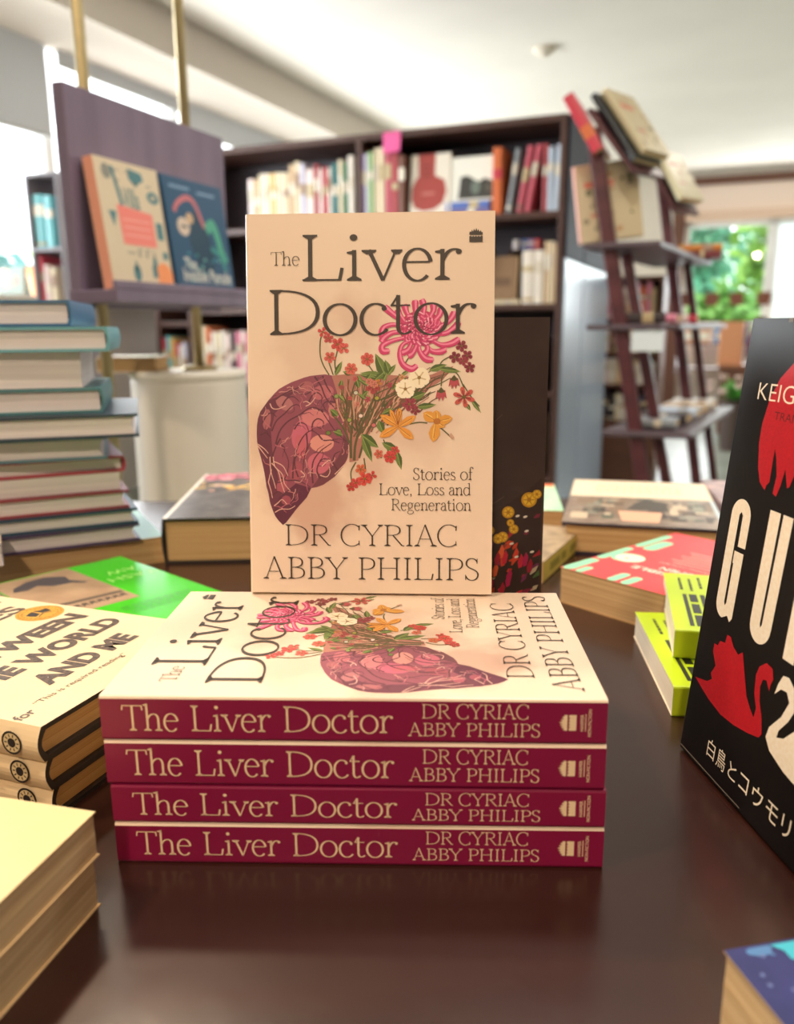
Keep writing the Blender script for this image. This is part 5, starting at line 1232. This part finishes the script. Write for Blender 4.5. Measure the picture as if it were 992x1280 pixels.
# ---- white plinth under the far pole
pp = rc(-.992, 1.388, 0) - Vector((.022, 0, 0))
t = thing('display_plinth', 'white round plinth under the farther brass pole', 'plinth', Matrix.Translation((pp.x - .0, pp.y, -.75)))
PLM = mat('#e6ddd2', .55)
mb = MB(); mb.lathe([(.117, .0), (.117, .02), (.113, .03), (.113, .862), (.110, .868)], PLM, 64); mb.build('drum', t, smooth=False)
mb = MB(); mb.lathe([(.113, .868), (.115, .872), (.115, .879), (.112, .883)], mat('#ece4d8', .45), 64); mb.build('top_disc', t)
pb2 = hardback('hardback_book', 'hardback with yellow-green picture edge lying on the white plinth', frame((pp.x - .155, pp.y - .075, .1333), (.96, -.05, 0), (.05, .96, 0)), .115, .075, .030, mat('#d9cdb4', .45), mat('#cfc6b4', .45), None, PAGE_TAN)
A = front_art(.11, .07, .030, 2e-4); A.rect(.02, .012, .112, .05, mat('#b8b43c', .45)); A.L = 4; A.rect(.02, .012, .05, .03, mat('#a0684c', .45)); A.build('cover_print', pb2)

# ---- window ledge items
t = thing('potted_plant', 'small green plant in an orange pot on the left window ledge', 'plant', rmat(-3.27, 3.28, .375))
mb = MB(); mb.lathe([(.045, 0), (.062, .12), (.066, .12), (.066, .145), (.055, .145)], mat('#d8803c', .6), 24); mb.build('pot', t, smooth=False)
mb = MB(); R = random.Random(8)
for k in range(16):
    a = R.random() * 6.28; l = R.uniform(.08, .17); d = Vector((math.cos(a) * .5, math.sin(a) * .5, 1)).normalized(); s_ = Vector((-math.sin(a), math.cos(a), 0)) * .014
    p0 = Vector((0, 0, .13)); p1 = p0 + d * l * .6; p2 = p0 + d * l + Vector((math.cos(a), math.sin(a), -.3)) * .03
    mb.add([p0, p1 + s_, p2, p1 - s_], [(0, 1, 2, 3)], mat(R.choice(('#8cc83c', '#6fae34', '#a8d850')), .5))
mb.build('leaves', t)
face_out('dark green picture book leaning on the left window ledge beside the orange pot', -3.30, 3.02, .377, .20, .125, .02, '#4f5f50', lambda A: (A.rect(.1, .7, .5, .9, mat('#d8a860', .5)), A.ring(.5, .4, .2, .2, mat('#6f7a5c', .5)), A.ring(.75, .5, .1, .2, mat('#7a5a4c', .5))), .1)
# narrow grey stand with upright books left of the display board
GRY = mat('#8d868e', .5)
t = thing('narrow_book_stand', 'narrow grey stand of two shelves at the left of the display board', 'stand', rmat(-2.14, 2.22, 0))
mb = MB(); mb.box(-.012, -.09, -.745, -.004, .09, .70, GRY); mb.build('side_panel', t); mb = MB(); mb.box(.112, -.09, -.745, .12, .09, .70, GRY); mb.build('side_panel', t)
mb = MB(); mb.box(-.004, -.09, .462, .112, .09, .474, GRY); mb.build('shelf', t); mb = MB(); mb.box(-.004, -.09, .69, .112, .09, .70, GRY); mb.build('shelf', t); mb = MB(); mb.box(-.004, -.09, .25, .112, .09, .262, GRY); mb.build('shelf', t)
shelf_row('the narrow grey stand', 'books on the narrow grey stand', [(-2.118, 0.474, .044, .165, '#6fc4cc', 0), (-2.075, .474, .034, .16, '#6fc4cc', 0), (-2.130, .262, .018, .19, '#c8384a', 0), (-2.108, .262, .022, .16, '#efd8d2', 0), (-2.08, .262, .022, .15, Cc, 0)], a=2.14, d=.14, seed=200)

# spiky plant in a pale pink pot between plinth and bookcase
t = thing('spiky_plant', 'spiky green plant in a pale pink pot beside the white plinth', 'plant', Matrix.Translation((-.385, 2.15, -.75)))
mb = MB(); mb.lathe([(.07, 0), (.09, .50), (.085, .50), (.08, .47)], mat('#d9b4a4', .6), 28); mb.build('pot', t)
mb = MB(); R = random.Random(4)
for k in range(9):
    a = k * .7; d = Vector((math.cos(a) * .3, math.sin(a) * .3, 1)).normalized(); s_ = Vector((-math.sin(a), math.cos(a), 0)) * .018
    p0 = Vector((math.cos(a) * .045, math.sin(a) * .045, .46)); p1 = p0 + d * .08; p2 = p0 + d * (.14 + .04 * R.random())
    mb.add([p0 - s_ * .6, p0 + s_ * .6, p1 + s_, p2, p1 - s_], [(0, 1, 2, 3, 4)], mat('#2f7a34', .45))
mb.build('leaves', t)

# ---- leaning ladder shelf at the right
LAD = mix_noise('dark_red_brown_wood', '#5e2e32', '#4a2228', (2, 2, 8), 3, .38)
SHF = mat('#5a4a52', .4); 
lad = thing('ladder_shelf', 'dark red-brown leaning ladder shelf loaded with books', 'ladder shelf', rmat(0, 0, 0))
def rail(b0, z0, b1, z1, a, r=.019):
    sl = (b1 - b0) / (z1 - z0); zb = -.748
    top = Vector((b0, a, z0)); bot = Vector((b0 + sl * (zb - z0), a, zb))
    mb = MB(); d = (bot - top).normalized(); n1 = Vector((0, 1, 0)); n2 = d.cross(n1)
    vs = []
    for p in (top, bot):
        for s1, s2 in ((-1, -1), (1, -1), (1, 1), (-1, 1)): vs.append(p + n1 * r * s1 + n2 * r * .9 * s2)
    mb.add(vs, [(0, 1, 2, 3), (7, 6, 5, 4), (0, 4, 5, 1), (1, 5, 6, 2), (2, 6, 7, 3), (3, 7, 4, 0)], LAD)
    return mb.build('rail', lad, bevel=.005)
rail(-.432, .775, -.234, -.255, 2.6, .023)
rail(-.330, .430, -.170, -.265, 2.68, .018)
rail(-.305, .76, -.106, -.361, 3.4, .021)
rail(-.205, .50, -.042, -.358, 3.45, .016)
def brd(b0, b1, z_, skew=.115, t_=.016, name='shelf'):
    mb = MB(); vs = []
    for zz in (z_ - t_, z_):
        vs += [(b0, 2.55, zz), (b1, 2.55, zz), (b1 + skew, 3.48, zz), (b0 + skew, 3.48, zz)]
    mb.add(vs, [(0, 3, 2, 1), (4, 5, 6, 7), (0, 1, 5, 4), (1, 2, 6, 5), (2, 3, 7, 6), (3, 0, 4, 7)], SHF)
    return mb.build(name, lad, bevel=.003)
brd(-.44, -.22, .452); brd(-.42, -.15, .218); brd(-.36, -.10, -.10); brd(-.30, -.04, -.42)
# sloping top boards
def slab(p0, p1, a0, a1, t_, m, name, parent):
    """board whose near edge runs p0 -> p1 in (b, z) at a0 and reaches back to a1"""
    d = Vector((p1[0] - p0[0], 0, p1[1] - p0[1])).normalized(); n_ = Vector((-d.z, 0, d.x)) * t_
    A0, B0_ = Vector((p0[0], a0, p0[1])), Vector((p1[0], a0, p1[1])); sk = Vector((.36 * (a1 - a0), a1 - a0, 0.03 * (a1 - a0)))
    vs = [A0, B0_, B0_ + sk, A0 + sk]; vs += [q + n_ for q in vs]
    mb = MB(); mb.add(vs, [(0, 3, 2, 1), (4, 5, 6, 7), (0, 1, 5, 4), (1, 2, 6, 5), (2, 3, 7, 6), (3, 0, 4, 7)], m)
    return mb.build(name, parent, bevel=.002)
slab((-.452, .822), (-.312, .640), 2.58, 2.76, .014, LAD, 'sloping_board', lad)
slab((-.345, .78), (-.245, .61), 3.26, 3.46, .014, LAD, 'sloping_board', lad)
# books held on the sloping boards: built as real books lying on the slope
def slope_book(label, p0, p1, a0, a1, off, t_, c, painter=None, page=PAGE_CREAM, spine=None):
    d = Vector((p1[0] - p0[0], 0, p1[1] - p0[1])); L_ = d.length; d.normalize(); n_ = Vector((-d.z, 0, d.x))
    if n_.z < 0: n_ = -n_
    o = Vector((p0[0], a0, p0[1])) + n_ * off
    ex = Vector((.36, 1, .03)).normalized()
    Mloc = frame(o + d * L_, ex, -d)
    bk = hardback('sloped_book', label, rmat(0, 0, 0) @ Mloc, a1 - a0 - .01, L_ - .006, t_, mat(c, .42), mat(spine or c, .45), None, page)
    if painter:
        A = Art(lambda x, y, h: (x * (a1 - a0 - .01), y * (L_ - .006), t_ + h), 3e-4); A.EPS = 5e-5; painter(A); A.build('cover_artwork', bk)
    return bk
def p_cream(seed):
    def f(A):
        R = random.Random(seed)
        A.rect(.14, .70, .62, .78, mat('#d87a60', .45)); A.rect(.2, .3, .5, .36, mat('#c88a70', .45))
        for k in range(16): A.L += .3; A.ring(R.uniform(.08, .92), R.uniform(.06, .95), R.uniform(.02, .06), R.uniform(.02, .05), mat(R.choice(('#6a6a44', '#8a7a5c', '#57463a', '#b88a60', '#a08a68')), .5), 8, R.random())
    return f
slope_book('black hardback on the sloping top board of the ladder shelf', (-.462, .862), (-.318, .672), 2.57, 2.75, .002, .018, '#22262a', None)
slope_book('cream illustrated hardback lying on the black one at the top of the ladder shelf', (-.452, .862), (-.312, .682), 2.59, 2.77, .0215, .022, '#cdbf9c', p_cream(1))
slope_book('cream illustrated hardback on the far sloping board of the ladder shelf', (-.350, .815), (-.245, .645), 3.26, 3.46, .016, .022, '#d2c69e', p_cream(2))
# red book under the board
mb = shelf_book(.032, .18, .20, '#c8384a', '#d26a3a', 5)
M = rmat(-.498, 2.53, .858) @ Matrix.Rotation(math.radians(149), 4, 'Y')
tag(mb.build('red_book', None, M), 'red book jutting out at the top left of the ladder shelf', 'book')
# cream books leaning on the upper shelf
def lean_book(label, b, a, z_, w_, h_, yaw, tilt, roll, c, painter):
    M = rmat(b, a, z_, yaw) @ Matrix.Rotation(math.pi / 2 - tilt, 4, 'X') @ Matrix.Rotation(roll, 4, 'Z')
    bk = hardback('display_book', label, M, w_, h_, .02, mat(c, .42), mat('#d89a88', .45), None, PAGE_CREAM)
    A = Art(lambda x, y, h: (x * w_, y * h_, .02 + h), 3e-4); A.EPS = 5e-5; painter(A); A.build('cover_artwork', bk)
    return bk
lean_book('cream illustrated book standing on the upper ladder shelf behind the near rail', -.465, 2.64, .458, .185, .225, .25, .16, .12, '#cbb893', p_cream(4))
lean_book('orange-edged book lying across the far end of the ladder shelf', -.20, 3.33, .46, .17, .03, .1, 1.45, 0, '#d2823a', lambda A: None) if False else None
for k, (c, z_) in enumerate((('#7a2f33', .453), ('#d2823a', .478))):
    mb = shelf_book(.024, .15, .18, c, None, 300 + k)
    M = rmat(-.22, 3.30, z_ + .0125) @ Matrix.Rotation(math.pi / 2, 4, 'Y')
    tag(mb.build('flat_book', None, M), '%s book lying flat at the far end of the ladder shelf' % (('dark red lower', 'orange upper')[k]), 'book', 'flat books on the ladder shelf')
# books on the lower ladder boards
R = random.Random(77)
for row, (z_, b0, n, lst) in enumerate(((.2185, -.38, 4, ('#3b2f33', '#e08aa0', '#efd8d2', '#c8384a')), (-.0995, -.33, 5, ('#8a8f94', '#3b2f33', '#c9d4e4', '#d8b890', '#eadfd2')))):
    for k in range(n):
        a_ = 2.62 + k * .18; c = lst[k]
        mb = shelf_book(.022 + .012 * R.random(), .15, .12, c, None, 400 + row * 10 + k)
        M = rmat(b0 + .12 * (a_ - 2.6) + .03, a_, z_ + .018) @ Matrix.Rotation(math.pi / 2, 4, 'Y') @ Matrix.Rotation(R.uniform(-.2, .2), 4, 'X')
        tag(mb.build('flat_book', None, M), '%s book lying flat, %s from the near end on the %s ladder board' % (CN[c], ORD[k], ('third', 'lower')[row]), 'book', 'flat books on the ladder boards')
# white shelf card
mb = MB(); mb.box(0, -.002, -.06, .09, .002, 0, mat('#dfe6ea', .5)); mb.box(0, -.002, -.005, .09, .02, 0, mat('#dfe6ea', .5))
tag(mb.build('shelf_card', None, rmat(-.285, 2.545, .20)), 'white card hanging from the third ladder board', 'card')

# ---- second bookcase behind the ladder
BC2 = thing('low_bookcase', 'brown bookcase with closed base behind the ladder shelf', 'bookcase', rmat(0, 5.2, 0))
W2 = mix_noise('mid_brown_laminate', '#6b4230', '#5c3828', (1, 6, 6), 3, .45)
b0, b1 = -.80, -.41
mb = MB(); mb.box(b0, 0, -.745, b1, .35, -.36, W2); mb.build('base_cabinet', BC2, bevel=.003)
for x in (b0, b1 - .024):
    mb = MB(); mb.box(x, 0, -.36, x + .024, .33, .50, W2); mb.build('upright', BC2)
for z_ in (-.135, .055, .255, .50):
    mb = MB(); mb.box(b0 + .024, .0, z_ - .02, b1 - .024, .33, z_, W2); mb.build('shelf', BC2)
mb = MB(); mb.box(b0 + .024, .32, -.36, b1 - .024, .33, .48, W2); mb.build('back_board', BC2)
def fill(where, group, z_, hmax, seed, b_start, b_end, cols, a=5.21):
    R = random.Random(seed); b = b_start; items = []
    while b < b_end and len(items) < 28:
        t = R.uniform(.018, .038); items.append((b + t / 2, z_, t, hmax * R.uniform(.75, .97), R.choice(cols), 0)); b += t + .002
    shelf_row(where, group, items, a=a, d=.15, seed=seed * 10)
fill('the top row behind the ladder', 'books in the top row behind the ladder', .255, .22, 31, -.77, -.46, ('#c8384a', '#e08aa0', '#eadfd2', '#d8b890', '#eadfd2', '#d26a3a'))
fill('the second row behind the ladder', 'books in the second row behind the ladder', .055, .17, 32, -.77, -.46, ('#efd8d2', '#d8b890', '#eadfd2', '#a8c890', '#7a5040'))
fill('the third row behind the ladder', 'books in the third row behind the ladder', -.135, .16, 33, -.77, -.46, ('#d26a3a', '#efd8d2', '#eadfd2', '#d8b890'))
fill('the bottom row behind the ladder', 'books in the bottom row behind the ladder', -.36, .19, 34, -.77, -.46, ('#eadfd2', Cc, '#3b2f33', '#3f5f9c', '#8a8f94'))
# ---- cabinet, vase, plant and ledge items before the back glazing
CAB = thing('low_cabinet', 'low reddish brown cabinet near the back glazing', 'cabinet', rmat(-.10, 7.6, -.75))
mb = MB(); mb.box(0, 0, .04, 1.2, .45, .60, W2); mb.build('body', CAB, bevel=.004)
mb = MB(); mb.box(-.02, -.02, .60, 1.22, .47, .63, mat('#8a5a40', .4)); mb.build('top', CAB, bevel=.004)
for x in (.02, .61): mb = MB(); mb.box(x, -.012, .08, x + .57, 0, .57, W2); d_ = mb.build('door', CAB, bevel=.003); k_ = MB(); k_.tube([(x + .285, -.03, .33), (x + .285, -.012, .33)], .012, mat('#b8a888', .3, .8)); k_.build('knob', d_)
for k, (bx, h, c, lab, prof) in enumerate(((.02, .36, '#c98a60', 'tan paper bag standing on the low cabinet', None), (.24, .40, '#5a2438', 'dark wine red vase with a narrow neck on the low cabinet', [(.05, 0), (.10, .10), (.11, .20), (.05, .30), (.04, .36), (.055, .40)]), (.42, .18, '#d8a890', 'small pink jar on the low cabinet', [(.05, 0), (.07, .05), (.06, .13), (.04, .18)]), (.56, .24, '#e8e0d4', 'small white jug on the low cabinet', [(.05, 0), (.06, .08), (.035, .18), (.05, .24)]))):
    mb = MB()
    if prof: mb.lathe(prof, mat(c, .35), 24); nm = ('paper_bag', 'vase', 'jar', 'jug')[k]
    else: mb.prism([(-.09, -.05), (.09, -.05), (.10, 0), (.09, .05), (-.09, .05), (-.10, 0)], 0, h, mat(c, .7)); mb.box(-.085, -.045, h - .001, .085, .045, h + .001, mat('#8f6040', .7)); nm = 'paper_bag'
    tag(mb.build(nm, None, rmat(-.10 + bx + .05, 7.75, -.12), smooth=False), lab, nm.replace('_', ' '))
t = thing('leafy_plant', 'leafy green plant with pale flowers before the low cabinet', 'plant', rmat(.05, 6.9, -.75))
mb = MB(); mb.lathe([(.10, 0), (.13, .38), (.12, .38)], mat('#4a3a34', .6), 24); mb.build('pot', t)
mb = MB(); R = random.Random(12)
for k in range(90):
    a = R.random() * 6.28; e_ = R.uniform(.1, 1.2); l = R.uniform(.08, .16); d = Vector((math.cos(a) * math.cos(e_), math.sin(a) * math.cos(e_), math.sin(e_))); s_ = d.cross(Vector((0, 0, 1))).normalized() * .03
    p0 = Vector((0, 0, .38)) + d * R.uniform(0, .10); mb.add([p0, p0 + d * l * .5 + s_, p0 + d * l, p0 + d * l * .5 - s_], [(0, 1, 2, 3)], mat(R.choice(('#3f8a34', '#5aa848', '#2f6a2c', '#7cc060')), .5))
mb.build('leaves', t)
mb = MB()
for k in range(7): a = k * .9; p0 = Vector((math.cos(a) * .13 - .08, math.sin(a) * .13, .50 + .05 * math.sin(k))); mb.tube([p0, p0 + Vector((0, 0, .03))], [.02, .035], mat('#e8c8c0', .6), 8)
mb.build('blossoms', t)
# second far shelf with mixed stock just under the window
t = thing('window_rack', 'wooden rack below the back window', 'rack', rmat(-.62, 9.7, 0))
mb = MB(); mb.box(0, 0, -.745, 2.2, .30, -.70, W2); mb.build('base', t)
for z_ in (-.25, .02, .26): mb = MB(); mb.box(0, 0, z_ - .02, 2.2, .30, z_, W2); mb.build('shelf', t)
for x in (0, .72, 1.46, 2.18): mb = MB(); mb.box(x, 0, -.70, x + .025, .30, .26, W2); mb.build('upright', t)
for k in range(9):
    c = ('#d8a080', '#e0b090', '#2f8fd0', '#2f8fd0', '#b8e0a0', '#d26a3a', '#a8c890', '#b8e0a0', '#6fc4cc')[k]
    mb = MB(); mb.box(-.07, 0, 0, .07, .15, .17, mat(c, .5)); mb.box(-.074, -.004, .15, .074, .154, .185, mat(c, .45)); mb.box(-.05, -.006, .04, .05, -.004, .11, mat('#f0ead8', .5))
    tag(mb.build('gift_box', None, rmat(-.50 + k * .18, 9.74, .02 if k != 2 and k != 3 else .0205)), '%s lidded box, %s from left on rack below back window' % (('tan', 'peach', 'blue', 'blue', 'pale green', 'orange', 'green', 'pale green', 'turquoise')[k], ORD[k]), 'box', 'lidded boxes on the window rack')
# brown ribbon-shaped tags hung across the pane
for k, px in enumerate((-.56, -.28, -.02, .26)):
    mb = MB(); mb.prism([(-.085, -.07), (.075, -.07), (.05, -.035), (.085, 0), (.055, .035), (.08, .07), (-.085, .07), (-.06, .035), (-.09, 0), (-.06, -.035)], 0, .012, mat('#7c4a36', .6), 'y')
    tag(mb.build('ribbon_tag', None, rmat(px, 10.195, .50)), 'brown notched ribbon tag on the back window, %s of four from the left' % ORD[k], 'tag', 'ribbon tags on the back window')
